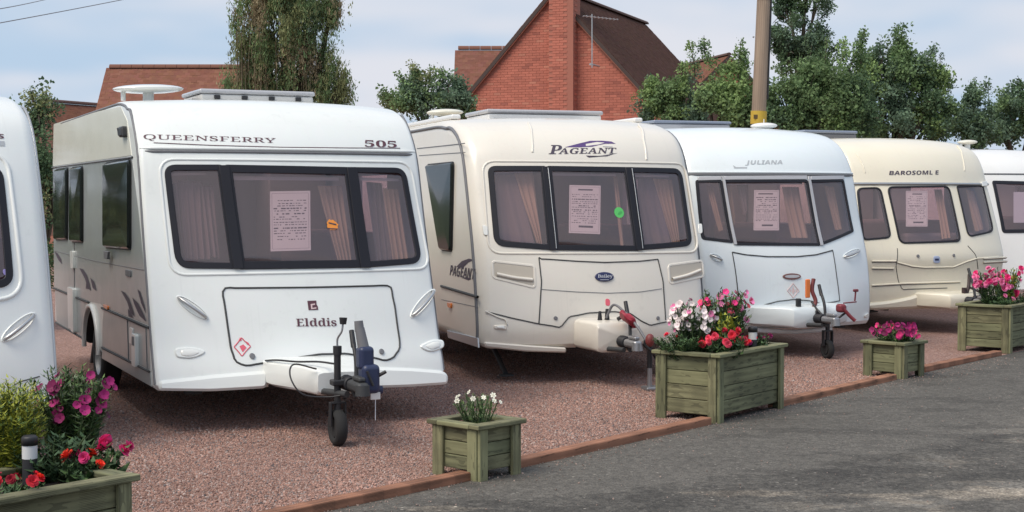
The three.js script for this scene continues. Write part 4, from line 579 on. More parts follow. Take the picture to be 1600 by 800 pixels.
  mesh('hitch_handle', merge([tubeThrough([V3(0.0, 0.52, 0.52), V3(0.05, 0.6, 0.5), V3(0.03, 0.72, 0.46), V3(0.06, 0.84, 0.44)], 0.022, 20, 8)]), std(0.16, 0.03, 0.03, 0.5), q.h);
  mesh('handle_guard', rbox(0.055, 0.20, 0.03, 0.012, -0.03, 0.74, 0.47), VM.orange, q.h); mesh('electric_plug', merge([rbox(0.05, 0.12, 0.05, 0.012, -0.16, 0.58, 0.5), rbox(0.05, 0.09, 0.03, 0.01, 0.02, 0.47, 0.59)]), VM.black, q.h);
  mesh('brake_cable', tubeThrough([V3(0.0, 0.6, 0.5), V3(0.02, 0.5, 0.62), V3(0.06, 0.44, 0.72), V3(0.12, 0.44, 0.8), V3(0.2, 0.5, 0.84)], 0.012, 40), VM.black, q.h);
  mesh('coupling_release', merge([rbox(0.09, 0.09, 0.1, 0.03, 0.16, 0.55, 0.82, 3), tubeThrough([V3(0.16, 0.55, 0.86), V3(0.23, 0.47, 0.88), V3(0.28, 0.42, 0.9)], 0.02, 16, 8)]), std(0.20, 0.03, 0.04, 0.5), q.h); mesh('crank_handle', merge([rod(V3(0.2, 0.6, 0.8), V3(0.36, 0.61, 0.8), 0.007), rod(V3(0.34, 0.62, 0.8), V3(0.35, 0.72, 0.8), 0.009), rbox(0.06, 0.03, 0.03, 0.01, 0.35, 0.73, 0.8)]), std(0.16, 0.03, 0.04, 0.5), q.h);
}
{ // deep cream caravan with ribbed lower front
  const V = makeVan({ name: 'caravan', label: 'yellowish cream caravan with ribbed lower front and three separate windows with cream pillars', o: [5.45, -18.95], yaw: 22, W: 1.13, L: 5.4, y0: 0.3, B: 0.26, r: 0.12, body: VM.yellow, rail: 0.01, railMat: VM.pale,
    edge: [[0.3, -0.03], [0.5, 0.0], [0.75, 0.0], [0.95, 0.02], [1.15, -0.04], [1.37, -0.12], [1.6, -0.21], [1.87, -0.32], [2.12, -0.42], [2.32, -0.58], [2.44, -0.83], [2.50, -1.15], [2.52, -1.55]],
    windows: [{ px: [[1338, 293], [1376, 292], [1393, 372], [1347, 376]], r: 0.08, frame: 0.022 }, { px: [[1385, 291], [1483, 290], [1502, 378], [1405, 381]], r: 0.09, frame: 0.022 }, { px: [[1494, 290], [1536, 289], [1553, 362], [1512, 371]], r: [0.04, 0.04, 0.1, 0.1], frame: 0.022 }] });
  const { g } = V; const yr = V.fp(1440, 288)[1];
  mesh('window_header', tubeThrough(Array.from({ length: 21 }, (_, i) => { const x = lerp(-V.W + 0.06, V.W - 0.06, i / 20); return V.surfs.front(x, yr + 0.006, 0.004); }), 0.020, 48, 8), VM.alu, g);
  plate(V, 'end_cap', [[1532, 284], [1540, 283], [1541, 290], [1533, 291]], VM.lens, { r: 0.01, off: 0.03, thick: 0.03 });
  seam(V, [[1402, 388], [1400, 415], [1404, 440], [1410, 452], [1480, 450]], 'panel_seam', 0.005, VM.seal); seam(V, [[1512, 384], [1524, 398], [1528, 420]], 'panel_seam', 0.005, VM.seal);
  seam(V, [[1402, 410], [1425, 416], [1445, 418], [1490, 417], [1510, 409], [1526, 404], [1560, 401]], 'moulding_line', 0.009, VM.yellow, { off: 0.003 }); seam(V, [[1402, 411.5], [1425, 417.5], [1445, 419.5], [1490, 418.5], [1510, 410.5], [1526, 405.5]], 'panel_seam', 0.0035, VM.greyTrim);
  for (const [a, b] of [[[1362, 408], [1400, 408]], [[1362, 419], [1396, 419.5]], [[1362, 446], [1410, 443]], [[1410, 443], [1500, 440]], [[1536, 404], [1572, 402]], [[1536, 410], [1573, 408]]]) { seam(V, [a, [(a[0] + b[0]) / 2, (a[1] + b[1]) / 2], b], 'rib', 0.012, VM.yellow, { off: 0.004 }); seam(V, [[a[0], a[1] + 2], [b[0], b[1] + 2]], 'rib_groove', 0.004, VM.greyTrim, { off: 0.001 }); }
  plate(V, 'bumper_moulding', [[1352, 474], [1390, 470], [1420, 464], [1440, 456], [1500, 455], [1500, 478], [1420, 482], [1352, 484]], VM.yellow, { r: 0.05, off: 0.05, thick: 0.08, bevel: 0.03 }); plate(V, 'corner_light', [[1346, 479], [1354, 476], [1355, 482], [1347, 484]], VM.lens, { r: 0.02, off: 0.04, thick: 0.04 });
  { const em = group('emblem', g); plate(V, 'badge', [[1458, 400], [1468, 400], [1468, 411], [1458, 411]], std(0.36, 0.42, 0.58, 0.3), { r: 0.03, off: 0.01, thick: 0.01, parent: em }); decal(V, 'badge_mark', [[1460, 404], [1466, 404], [1466, 407], [1460, 407]], VM.inkNavy, { off: 0.013, parent: em }); }
  for (const p of [[1434, 400], [1490, 399]]) { const c = V.fp(...p); mesh('locker_lock', patch(ellipse(c[0], c[1], 0.018, 0.02), V.surfs.front, 0.014, { thick: 0.014 }), VM.greyTrim, g); }
  lettering(V, 'lettering', 'BAROSOML E', 'sans_bold', [[1389, 273.5], [1466, 272.5], [1390, 267]], VM.inkDark, {});
  seam(V, [[1496, 228], [1504, 245], [1507, 267]], 'roof_flute', 0.010, VM.yellow, { off: -0.002 }); seam(V, [[1338, 240], [1346, 252], [1352, 270]], 'roof_flute', 0.010, VM.yellow, { off: -0.002 });
  notice(V, [[1417, 298], [1451, 298], [1451, 354], [1417, 354]], 9); curtain(V, [[1470, 296], [1480, 296], [1494, 372], [1482, 374]], 3); curtain(V, [[1391, 297], [1403, 297], [1403, 311], [1394, 312]], 3); curtain(V, [[1518, 296], [1532, 298], [1548, 358], [1536, 362]], 3); curtain(V, [[1497, 294], [1501, 294], [1508, 338], [1505, 338]], 2);
  mesh('cushion', rbox(1.1, 0.16, 0.14, 0.05, 0.05, V.fp(1450, 372)[1] - 0.02, V.F(0, 1.2) - 0.22), VM.net, g);
  roofLight(V, -0.55, -1.9, 0.85, 0.7, 0.13, VM.bluish, VM.greyTrim, 0);
  const q = hitch(V, { base: 0.33, top: 0.52, halfBody: 0.5, halfTip: 0.24, tip: 0.62, jx: 0.32, jz: 0.8, head: 0.9, ws: 0.75, crank: false, leverMat: VM.black, raise: 0.05 });
  mesh('hitch_handle', merge([tubeThrough([V3(0.06, 0.5, 0.55), V3(0.1, 0.6, 0.54), V3(0.14, 0.74, 0.50)], 0.022, 16, 8), rod(V3(0.12, 0.58, 0.54), V3(0.24, 0.5, 0.66), 0.014), rod(V3(0.02, 0.51, 0.55), V3(0.02, 0.58, 0.55), 0.03), rbox(0.22, 0.03, 0.06, 0.01, 0.2, 0.47, 0.66)]), std(0.05, 0.03, 0.03, 0.5), q.h);
}
{ // the last caravan, mostly hidden
  const V = makeVan({ name: 'caravan', label: 'white caravan with dark framed wide window, partly hidden behind the yellowish cream one', o: [8.05, -22.0], yaw: 22, W: 1.1, L: 5.2, y0: 0.32, B: 0.16, r: 0.08, body: VM.pale,
    edge: [[0.32, 0], [0.64, -0.08], [1.18, -0.22], [1.55, -0.34], [1.98, -0.50], [2.2, -0.66], [2.36, -0.92], [2.45, -1.25], [2.47, -1.6]],
    windows: [{ px: [[1549, 282], [1690, 286], [1700, 362], [1566, 364]], r: 0.05, frame: 0.05 }] });
  const yr = V.fp(1580, 272)[1]; mesh('roof_seal', tubeThrough(Array.from({ length: 15 }, (_, i) => V.surfs.front(lerp(-V.W + 0.04, V.W - 0.04, i / 14), yr, 0.002)), 0.012, 30, 8), VM.greyTrim, V.g);
  mesh('price_notice', sheetOn(uvs(V, [[1585, 300], [1612, 300], [1612, 348], [1585, 348]]), V.surfs.front, -0.02, 3, 3), std(0.62, 0.64, 0.66, 0.8), V.g);
  roofAntenna(V, -0.25, -1.6, 0.17, 0.1, VM.dome); hitch(V, { jx: 0.1 });
}
{ // the first caravan, only its right edge in view
  const V = makeVan({ name: 'caravan', label: 'white caravan with single wide rounded window, beside the planter with magenta snapdragons', o: [-3.91, -8.95], yaw: 30, W: 1.12, L: 5.2, y0: 0.33, B: 0.13, r: 0.09, body: VM.white,
    edge: [[0.33, 0], [0.58, -0.02], [0.91, -0.10], [1.15, -0.17], [1.4, -0.25], [1.7, -0.37], [2.0, -0.51], [2.22, -0.66], [2.37, -0.88], [2.44, -1.15], [2.46, -1.5]],
    windows: [{ px: [[-150, 250], [4, 260], [22, 446], [-130, 470]], r: 0.09, frame: 0.05 }] });
  { const o = densify(roundPoly([[-160, 238], [10, 240], [36, 462], [-140, 490]].map(p => V.fp(...p)), 0.14, 8), 0.1); mesh('window_surround', new THREE.TubeGeometry(new THREE.CatmullRomCurve3(o.map(p => V.surfs.front(p[0], p[1], -0.003)), true), 120, 0.016, 8, true), VM.white, V.g); }
  grabHandle(V, [6, 530], [52, 492], 0.028); grabHandle(V, [-330, 500], [-300, 540], 0.028);
  lettering(V, 'lettering', 'S', 'sans_bold', [[-3, 216], [6, 216.5], [-3, 209]], VM.inkPlum, {}); decal(V, 'lettering_underline', [[-10, 220], [7, 220.5], [7.5, 228], [-10, 228]], VM.inkGrey, {});
  plate(V, 'window_badge', [[4, 420], [13, 421], [14, 430], [5, 430]], std(0.3, 0.25, 0.55), { r: 0.03, off: 0.008, thick: 0.004, bevel: 0.001 });
  roofLight(V, 0.45, -1.6, 0.5, 0.5, 0.05, VM.wood, VM.pale, 0); roofLight(V, -0.3, -2.3, 0.6, 0.5, 0.12, VM.clearRoof, VM.pale, 0);
  seam(V, [[10, 610], [30, 597], [62, 588]], 'panel_seam', 0.004, VM.seal); hitch(V, { base: 0.34, top: 0.55, halfBody: 0.36, tip: 0.7 });
}
// ---------------------------------------------------------------- timber kerb and planter boxes
const grain = (base, seed, dark = 0.5) => noiseTexture(512, (u, v) => { // boards run along u
  const w = fbm(u * 2, v * 26, 4, seed, 2), st = fbm(u * 3, v * 90, 3, seed + 5, 1), mo = fbm(u * 5, v * 5, 4, seed + 9, 5);
  const k = (0.5 + 0.85 * w) * (0.7 + 0.55 * st) * (0.62 + 0.72 * mo) * (st < 0.30 ? dark : 1) * (fbm(u * 9, v * 30, 3, seed + 31, 3) > 0.70 ? 0.62 : 1); return [base[0] * k, base[1] * k, base[2] * k].map(toS);
}, true);
const grainBump = noiseTexture(512, (u, v) => 0.5 * fbm(u * 3, v * 90, 3, 505, 1) + 0.5 * fbm(u * 2, v * 26, 4, 500, 2));
const wood = (base, seed) => new THREE.MeshStandardMaterial({ map: grain(base, seed), bumpMap: grainBump, bumpScale: 0.004, roughness: 0.85 });
const greens = [[0.198, 0.196, 0.106], [0.182, 0.184, 0.100], [0.225, 0.216, 0.120], [0.165, 0.170, 0.093]].map((c, i) => wood(c, 100 + i * 13));
const kerbWood = [[0.33, 0.150, 0.088], [0.30, 0.138, 0.082], [0.36, 0.168, 0.098]].map((c, i) => wood(c, 200 + i * 13));
function board(l, h, d, R, round = 0.006) {               // a plank along x, its grain shifted at random, ends a little uneven
  const g = boxUV(rbox(l, h, d, round, 0, 0, 0, 2)), uv = g.attributes.uv, a = R() * 7, b = R() * 7; const vert = h > l;
  for (let i = 0; i < uv.count; i++) { const x = uv.getX(i), y = uv.getY(i); uv.setXY(i, (vert ? y : x) * 0.9 + a, (vert ? x : y) * 1.6 + b); }
  const p = g.attributes.position, w = (R() - 0.5) * 0.006; for (let i = 0; i < p.count; i++) p.setZ(i, p.getZ(i) + w * Math.sin(p.getX(i) / l * 3)); return g;
}
const at2 = (m, x, y, z, ry = 0, rz = 0) => { m.position.set(x, y, z); m.rotation.y = ry; m.rotation.z = rz; return m; };
function planter(label, corner, turn, lx, lz, h, rows, group_, seed, extra = {}) {  // corner: the front corner on the ground; lx along the kerb, lz towards the gravel
  const R = rng(seed), g = thing('planter_box', label, 'planter', [corner.x, 0, corner.z], turn, group_), t = 0.028, post = 0.075;
  const pick = () => greens[Math.floor(R() * greens.length)];
  const rowH = (h - 0.055 - 0.035) / rows;
  for (let k = 0; k < rows; k++) {
    const y = 0.055 + rowH * (k + 0.5);
    for (const [z, l] of [[-0.03, lx], [-lz + 0.03, lx]]) { const m = mesh('plank', board(lx - 0.03, rowH - 0.0025 - 0.002 * R(), t, R), pick(), g); at2(m, lx / 2 + 0.0, y, z - 0.004 * R()); }
    for (const x of [0.03, lx - 0.03]) { const m = mesh('plank', board(lz - 0.09, rowH - 0.0025 - 0.002 * R(), t, R), pick(), g); at2(m, x + 0.004 * R(), y, -lz / 2, Math.PI / 2); }
  }
  // corner boards: one on each face, meeting at the corner
  for (const [x, z, sx, sz] of [[0, 0, 1, -1], [lx, 0, -1, -1], [0, -lz, 1, 1], [lx, -lz, -1, 1]]) {
    const a = mesh('corner_board', board(post, h - 0.03, 0.024, R), pick(), g); at2(a, x + sx * post / 2, (h - 0.03) / 2, z + sz * 0.002);
    const b = mesh('corner_board', board(post, h - 0.03, 0.024, R), pick(), g); at2(b, x + sx * 0.002 + sx * 0.0, (h - 0.03) / 2, z + sz * (post / 2 + 0.014), Math.PI / 2);
  }
  // rim: four flat boards overhanging the walls
  const rw = extra.rim ?? 0.085, ov = 0.03, y = h - 0.014;
  for (const z of [ov - rw / 2, -lz - ov + rw / 2]) at2(mesh('rim_board', (() => { const q = board(lx + 2 * ov, 0.03, rw, R, 0.008); return q; })(), pick(), g), lx / 2, y, z);
  for (const x of [-ov + rw / 2, lx + ov - rw / 2]) at2(mesh('rim_board', board(lz + 2 * ov - 2 * rw - 0.004, 0.03, rw, R, 0.008), pick(), g), x, y - 0.001, -lz / 2, Math.PI / 2);
  const soil = new THREE.PlaneGeometry(lx - 0.1, lz - 0.1, 14, 14); soil.rotateX(-Math.PI / 2); const p = soil.attributes.position; for (let i = 0; i < p.count; i++) p.setY(i, 0.02 * vnoise(p.getX(i) * 14, p.getZ(i) * 14, seed)); soil.computeVertexNormals();
  at2(mesh('soil', soil, std(0.035, 0.026, 0.02, 1), g), lx / 2, h - 0.075, -lz / 2);
  return { g, h, at: (u, v, y = h - 0.06) => { const c = Math.cos(turn), s = Math.sin(turn), x = u * lx, z = -v * lz; return V3(corner.x + x * c + z * s, y, corner.z - x * s + z * c); } };
}
const KTURN = Math.atan2(-KD.z, KD.x);                     // turns local +x along the kerb, local -z towards the gravel
const toward = (px, py, y = 0) => onY(px, py, y);
const BOX = {};
{ const c = toward(205, 741, 0.5).setY(0), c0 = c.clone().addScaledVector(KD, -1.12); BOX.a = planter('large green wooden planter with magenta and red flowers and a yellow-green conifer', c0, KTURN, 1.12, 0.58, 0.5, 4, 'green wooden planters along the kerb', 31); }
BOX.b = planter('small square green planter holding a thin white flowered plant', toward(748, 754), KTURN - 0.06, 0.37, 0.39, 0.345, 3, 'green wooden planters along the kerb', 32);
BOX.c = planter('large green planter packed with white, pink and red flowers by the cream caravan', toward(1122, 663), KTURN + 0.02, 1.05, 0.55, 0.53, 4, 'green wooden planters along the kerb', 33);
BOX.d = planter('small square green planter with a mound of magenta flowers', toward(1411, 593), KTURN - 0.1, 0.38, 0.42, 0.345, 3, 'green wooden planters along the kerb', 34);
BOX.e = planter('large green planter with pink flowers and yellow-green foliage by the yellowish cream caravan', toward(1577, 553), KTURN, 1.05, 0.58, 0.53, 5, 'green wooden planters along the kerb', 35);
const kerbs = [[[310, 843], [738, 752], 'reddish brown timber kerb ending at the small planter of white flowers', 0], [[812, 733], [1112, 664], 'reddish brown timber kerb between white-flower planter and large pink planter', 1], [[1216, 638], [1402, 594], 'reddish brown timber kerb running from the large pink planter to the magenta one', 2], [[1446, 582], [1566, 556], 'reddish brown timber kerb between the magenta petunia planter and yellow-green foliage planter', 0]];
kerbs.forEach(([a, b, label, m], i) => {
  const A = toward(...a), B = toward(...b), l = A.distanceTo(B), R = rng(60 + i), t = thing('kerb_timber', label, 'kerb', [A.x, 0, A.z], Math.atan2(-(B.z - A.z), B.x - A.x), 'timber kerbs along the tarmac');
  const g = board(l, 0.07, 0.10, R, 0.010); at2(mesh('beam', g, kerbWood[m], t), l / 2, 0.022, -0.05, 0, 0.004 * (R() - 0.5));
});

// ---------------------------------------------------------------- flowers
const leafMat = std(1, 1, 1, 0.7, { side: THREE.DoubleSide, vertexColors: true });
function leafCards(R, list) {                              // list of {p, d (direction), l, w, c}: folded lance-shaped leaves
  const pos = [], col = [], idx = [];
  for (const { p, d, l, w, c } of list) {
    const D = d.clone().normalize(), S = V3(-D.z, 0.2 * (R() - 0.5), D.x).normalize(), U = D.clone().cross(S).normalize(), n = pos.length / 3;
    const P = (a, b, h) => { const q = p.clone().addScaledVector(D, a * l).addScaledVector(S, b * w).addScaledVector(U, h * w); pos.push(q.x, q.y, q.z); const k = 0.85 + 0.3 * R(); col.push(c[0] * k, c[1] * k, c[2] * k); };
    P(0, 0, 0); P(0.45, 0.5, 0.16); P(0.45, 0, -0.1); P(0.45, -0.5, 0.16); P(1, 0, -0.25 - 0.4 * R()); idx.push(n, n + 1, n + 2, n, n + 2, n + 3, n + 2, n + 1, n + 4, n + 2, n + 4, n + 3);
  }
  const g = geoFrom(pos, idx); g.setAttribute('color', new THREE.Float32BufferAttribute(col, 3)); return g;
}
function bloomGeo(kind, R) {                               // unit-sized flower heads
  const pos = [], idx = [];
  const petal = (a, r, w, lift, cup, base = 0.08, y = 0) => { const n = pos.length / 3, c = Math.cos(a), s = Math.sin(a); const P = (rr, ww, h) => pos.push(c * rr - s * ww, y + h, s * rr + c * ww); P(base, 0, 0); P(r * 0.55, w * 0.5, lift * 0.5 + cup); P(r * 0.55, 0, lift * 0.5); P(r * 0.55, -w * 0.5, lift * 0.5 + cup); P(r * 0.95, w * 0.32, lift + cup); P(r, 0, lift); P(r * 0.95, -w * 0.32, lift + cup); idx.push(n, n + 2, n + 1, n, n + 3, n + 2, n + 1, n + 2, n + 4, n + 2, n + 5, n + 4, n + 2, n + 3, n + 5, n + 3, n + 6, n + 5); };
  if (kind === 'ruffled') { for (let k = 0; k < 7; k++) petal(k / 7 * 6.28 + R() * 0.3, 1, 0.95, 0.15, 0.12 * R()); for (let k = 0; k < 6; k++) petal(k / 6 * 6.28 + 0.4, 0.72, 0.8, 0.45, 0.1, 0.05, 0.1); for (let k = 0; k < 5; k++) petal(k / 5 * 6.28 + 0.9, 0.42, 0.5, 0.55, 0.05, 0.02, 0.2); }
  else if (kind === 'trumpet') { for (let k = 0; k < 5; k++) petal(k / 5 * 6.28 + R() * 0.2, 1, 1.15, 0.25 + 0.15 * R(), 0.06); }
  else { for (let k = 0; k < 6; k++) petal(k / 6 * 6.28 + R() * 0.2, 1, 0.62, 0.1 + 0.1 * R(), 0.04); for (let k = 0; k < 5; k++) petal(k / 5 * 6.28, 0.3, 0.3, 0.4, 0, 0.02, 0.06); }
  return geoFrom(pos, idx);
}
const blooms = {}; for (const k of ['ruffled', 'trumpet', 'star']) { const R = rng(900 + k.length); blooms[k] = [0, 1, 2].map(() => bloomGeo(k, R)); }
const petalMat = (r, g, b) => [0.8, 1, 1.2].map(k => std(Math.min(1, r * k), Math.min(1, g * k), Math.min(1, b * k), 0.75, { side: THREE.DoubleSide }));
const PETAL = { magenta: petalMat(0.30, 0.010, 0.12), plum: petalMat(0.15, 0.006, 0.06), pink: petalMat(0.72, 0.035, 0.20), softPink: petalMat(0.80, 0.22, 0.42), blush: petalMat(0.80, 0.70, 0.69), red: petalMat(0.70, 0.025, 0.05), coral: petalMat(0.75, 0.07, 0.13), orange: petalMat(0.80, 0.05, 0.02), darkRed: petalMat(0.35, 0.01, 0.03), white: petalMat(0.80, 0.78, 0.66) };
const GREEN = { deep: [0.035, 0.075, 0.028], mid: [0.065, 0.125, 0.038], fresh: [0.115, 0.19, 0.05], lime: [0.32, 0.34, 0.04], grey: [0.13, 0.165, 0.09], straw: [0.34, 0.28, 0.12] };
function plant(name, label, pos, { seed = 1, h = 0.3, r = 0.15, stems = 14, leaves = 220, leaf = 0.05, leafW = 0.4, greens: gs = ['mid', 'deep'], upright = 0.6, bloom = 'ruffled', colours = ['pink'], n = 12, size = 0.03, zone = [0.55, 1], spread = 1, face = 0.6, sr = 0.0035, group: gr } = {}) {
  const R = rng(seed), g = thing(name, label, 'plant', [pos.x, pos.y, pos.z], 0, gr), stemsList = [], leafList = [], tips = [];
  for (let k = 0; k < stems; k++) {
    const a = R() * 6.28, q = Math.sqrt(R()) * r, hh = h * (0.6 + 0.4 * R()) * (1 - 0.45 * (q / r) ** 2 * (1 - upright)), top = V3(Math.cos(a) * q * spread, hh, Math.sin(a) * q * spread), low = V3(Math.cos(a) * q * 0.35, -0.03, Math.sin(a) * q * 0.35), mid = low.clone().lerp(top, 0.5).add(V3((R() - 0.5) * 0.04, hh * 0.08, (R() - 0.5) * 0.04));
    const c = new THREE.CatmullRomCurve3([low, mid, top]); stemsList.push(new THREE.TubeGeometry(c, 5, sr, 4)); tips.push(c);
  }
  for (let k = 0; k < leaves; k++) { const c = tips[k % tips.length], t = 0.08 + 0.92 * R(), p = c.getPoint(t), a = R() * 6.28, s = leaf * (0.6 + 0.8 * R()) * (1.1 - 0.5 * t); p.add(V3((R() - 0.5) * 0.03, (R() - 0.5) * 0.02, (R() - 0.5) * 0.03)); leafList.push({ p, d: V3(Math.cos(a), 0.15 + upright * R() * 1.2 - 0.2 * R(), Math.sin(a)), l: s, w: s * leafW, c: GREEN[gs[Math.floor(R() * gs.length)]] }); }
  mesh('stems', merge(stemsList), std(0.06, 0.1, 0.035, 0.8), g); mesh('foliage', leafCards(R, leafList), leafMat, g).userData = { kind: 'stuff' };
  for (let k = 0; k < n; k++) {
    const c = tips[Math.floor(R() * tips.length)], t = lerp(zone[0], zone[1], Math.sqrt(R())), p = c.getPoint(t), out = V3(p.x, 0, p.z).normalize(); const s = size * (0.7 + 0.6 * R());
    const f = mesh('flower', blooms[bloom][k % 3], PETAL[colours[Math.floor(R() * colours.length)]][Math.floor(R() * 3)], g);
    f.position.copy(p).addScaledVector(out, 0.02 + 0.02 * R()); f.position.y += 0.015; f.scale.setScalar(s);
    const dir = V3(out.x * 0.8 + (R() - 0.5) * 0.6, face + 0.4 * (R() - 0.3), out.z * 0.8 + 0.6 + (R() - 0.5) * 0.6).normalize(); f.quaternion.setFromUnitVectors(V3(0, 1, 0), dir);
  }
  return g;
}
// box a, nearest
{
  const y = 0.45, P = (px, py, yy = y) => onY(px, py, yy);                 // spots read off the soil line inside the rim
  plant('conifer_shrub', 'yellow-green feathery dwarf conifer behind the black post light', P(18, 742), { seed: 1, h: 0.45, r: 0.16, sr: 0.0015, stems: 110, leaves: 9000, leaf: 0.048, leafW: 0.26, greens: ['lime', 'lime', 'lime', 'fresh'], upright: 0.6, n: 0 });
  plant('snapdragon_plant', 'tall bushy plant with deep magenta flowers beside the black post light', P(112, 722), { seed: 2, h: 0.47, r: 0.19, stems: 70, leaves: 4600, leaf: 0.058, leafW: 0.26, greens: ['mid', 'fresh', 'deep', 'grey'], upright: 0.7, bloom: 'trumpet', colours: ['magenta', 'plum', 'magenta'], n: 84, size: 0.021, zone: [0.4, 1], face: 0.35 });
  plant('begonia_plant', 'low begonia with hot pink double flowers at the planter end', P(168, 744), { seed: 3, h: 0.15, r: 0.13, stems: 12, leaves: 130, leaf: 0.06, leafW: 0.7, greens: ['deep', 'mid'], upright: 0.3, bloom: 'ruffled', colours: ['pink'], n: 10, size: 0.038, zone: [0.75, 1], face: 0.3 });
  plant('begonia_plant', 'low begonia with orange-red flowers in front of the magenta plant', P(128, 752), { seed: 4, h: 0.11, r: 0.10, stems: 10, leaves: 130, leaf: 0.055, leafW: 0.7, greens: ['deep', 'mid'], upright: 0.3, bloom: 'ruffled', colours: ['orange'], n: 8, size: 0.032, zone: [0.8, 1] });
  plant('geranium_plant', 'small plant with dark red flowers at the foot of the black post light', P(28, 778), { seed: 5, h: 0.09, r: 0.14, stems: 14, leaves: 170, leaf: 0.045, leafW: 0.7, greens: ['deep', 'mid'], upright: 0.3, bloom: 'ruffled', colours: ['red', 'orange', 'darkRed'], n: 12, size: 0.022, zone: [0.75, 1] });
  plant('foliage_plant', 'dark green leafy filler plant in the middle of the large planter', P(90, 745), { seed: 6, h: 0.20, r: 0.2, stems: 24, leaves: 500, leaf: 0.06, leafW: 0.5, greens: ['deep'], upright: 0.5, n: 0 });
}
{ plant('marguerite_plant', 'thin grey-green plant with a few white flowers in the small planter', BOX.b.at(0.5, 0.5), { seed: 11, h: 0.22, r: 0.15, stems: 30, leaves: 800, leaf: 0.038, leafW: 0.22, greens: ['fresh', 'mid', 'grey'], upright: 0.8, bloom: 'star', colours: ['white'], n: 11, size: 0.018, zone: [0.92, 1], face: 0.7 }); }
{
  const b = BOX.c;
  plant('snapdragon_plant', 'tall plant with blush white flower spikes in the large planter', b.at(0.22, 0.62), { seed: 21, h: 0.44, r: 0.19, stems: 50, leaves: 2400, leaf: 0.055, leafW: 0.32, greens: ['mid', 'grey', 'deep'], upright: 0.8, bloom: 'trumpet', colours: ['blush', 'blush', 'blush', 'blush', 'softPink'], n: 130, size: 0.022, zone: [0.5, 1], face: 0.2 });
  plant('fuchsia_plant', 'tall bushy plant with bright pink flowers beside the white ones', b.at(0.66, 0.60), { seed: 22, h: 0.54, r: 0.21, stems: 56, leaves: 3600, leaf: 0.052, leafW: 0.4, greens: ['mid', 'deep', 'fresh'], upright: 0.8, bloom: 'trumpet', colours: ['pink', 'coral', 'softPink'], n: 62, size: 0.025, zone: [0.6, 1], face: 0.3 });
  plant('geranium_plant', 'red geranium with clustered heads at the planter front', b.at(0.26, 0.20), { seed: 23, h: 0.23, r: 0.18, stems: 30, leaves: 500, leaf: 0.05, leafW: 0.8, greens: ['mid', 'deep'], upright: 0.3, bloom: 'ruffled', colours: ['coral', 'red', 'coral'], n: 60, size: 0.026, zone: [0.7, 1], face: 0.3 });
  plant('coleus_plant', 'lime green leafy plant between the white and pink flowers', b.at(0.46, 0.36), { seed: 24, h: 0.33, r: 0.09, stems: 16, leaves: 420, leaf: 0.06, leafW: 0.6, greens: ['lime', 'lime', 'fresh'], upright: 0.7, n: 0 });
  plant('geranium_plant', 'small red flowered plant at the far end of the large planter', b.at(0.80, 0.25), { seed: 25, h: 0.16, r: 0.13, stems: 16, leaves: 260, leaf: 0.045, leafW: 0.6, greens: ['mid', 'deep'], upright: 0.4, bloom: 'ruffled', colours: ['red', 'magenta'], n: 11, size: 0.022, zone: [0.6, 1] });
  plant('lobelia_plant', 'dark leafy trailing plant with single pink bud at the gravel side', b.at(0.10, 0.70), { seed: 26, h: 0.2, r: 0.22, stems: 40, leaves: 2200, leaf: 0.04, leafW: 0.4, greens: ['deep', 'mid'], upright: 0.4, bloom: 'ruffled', colours: ['coral'], n: 3, size: 0.025, zone: [0.8, 1] });
}
{ plant('petunia_plant', 'rounded mound of magenta petunias in the small planter', BOX.d.at(0.55, 0.45), { seed: 41, h: 0.23, r: 0.24, stems: 60, leaves: 1400, leaf: 0.04, leafW: 0.5, greens: ['mid', 'deep', 'fresh'], upright: 0.4, bloom: 'trumpet', colours: ['magenta', 'pink', 'magenta', 'plum'], n: 130, size: 0.026, zone: [0.6, 1], face: 0.15 }); }
{
  const b = BOX.e;
  plant('fuchsia_plant', 'soft pink flowering bush nearest the hitch of the yellowish cream caravan', b.at(0.30, 0.55), { seed: 51, h: 0.46, r: 0.19, stems: 40, leaves: 900, leaf: 0.05, leafW: 0.4, greens: ['mid', 'deep'], upright: 0.7, bloom: 'ruffled', colours: ['softPink', 'pink', 'softPink'], n: 60, size: 0.032, zone: [0.7, 1], face: 0.3 });
  plant('coleus_plant', 'tall yellow-green leafy plant between two soft pink flowering bushes', b.at(0.55, 0.45), { seed: 52, h: 0.47, r: 0.13, stems: 20, leaves: 400, leaf: 0.06, leafW: 0.5, greens: ['lime', 'fresh', 'lime'], upright: 0.8, n: 0 });
  plant('petunia_plant', 'hot pink petunia at the foot of the tall yellow-green leafy plant', b.at(0.66, 0.2), { seed: 53, h: 0.17, r: 0.14, stems: 18, leaves: 260, leaf: 0.045, leafW: 0.5, greens: ['mid', 'deep'], upright: 0.4, bloom: 'ruffled', colours: ['pink', 'coral'], n: 13, size: 0.035, zone: [0.7, 1] });
  plant('foliage_plant', 'dark green leafy plant with pale pink flower under soft pink bush', b.at(0.22, 0.3), { seed: 54, h: 0.15, r: 0.14, stems: 22, leaves: 420, leaf: 0.05, leafW: 0.5, greens: ['deep', 'mid'], upright: 0.5, bloom: 'ruffled', colours: ['softPink'], n: 2, size: 0.04, zone: [0.8, 1] });
  plant('fuchsia_plant', 'soft pink flowering bush beyond the tall yellow-green leafy plant', b.at(0.78, 0.6), { seed: 55, h: 0.5, r: 0.2, stems: 28, leaves: 600, leaf: 0.05, leafW: 0.4, greens: ['mid', 'deep'], upright: 0.7, bloom: 'ruffled', colours: ['softPink', 'pink'], n: 24, size: 0.03, zone: [0.75, 1] });
}
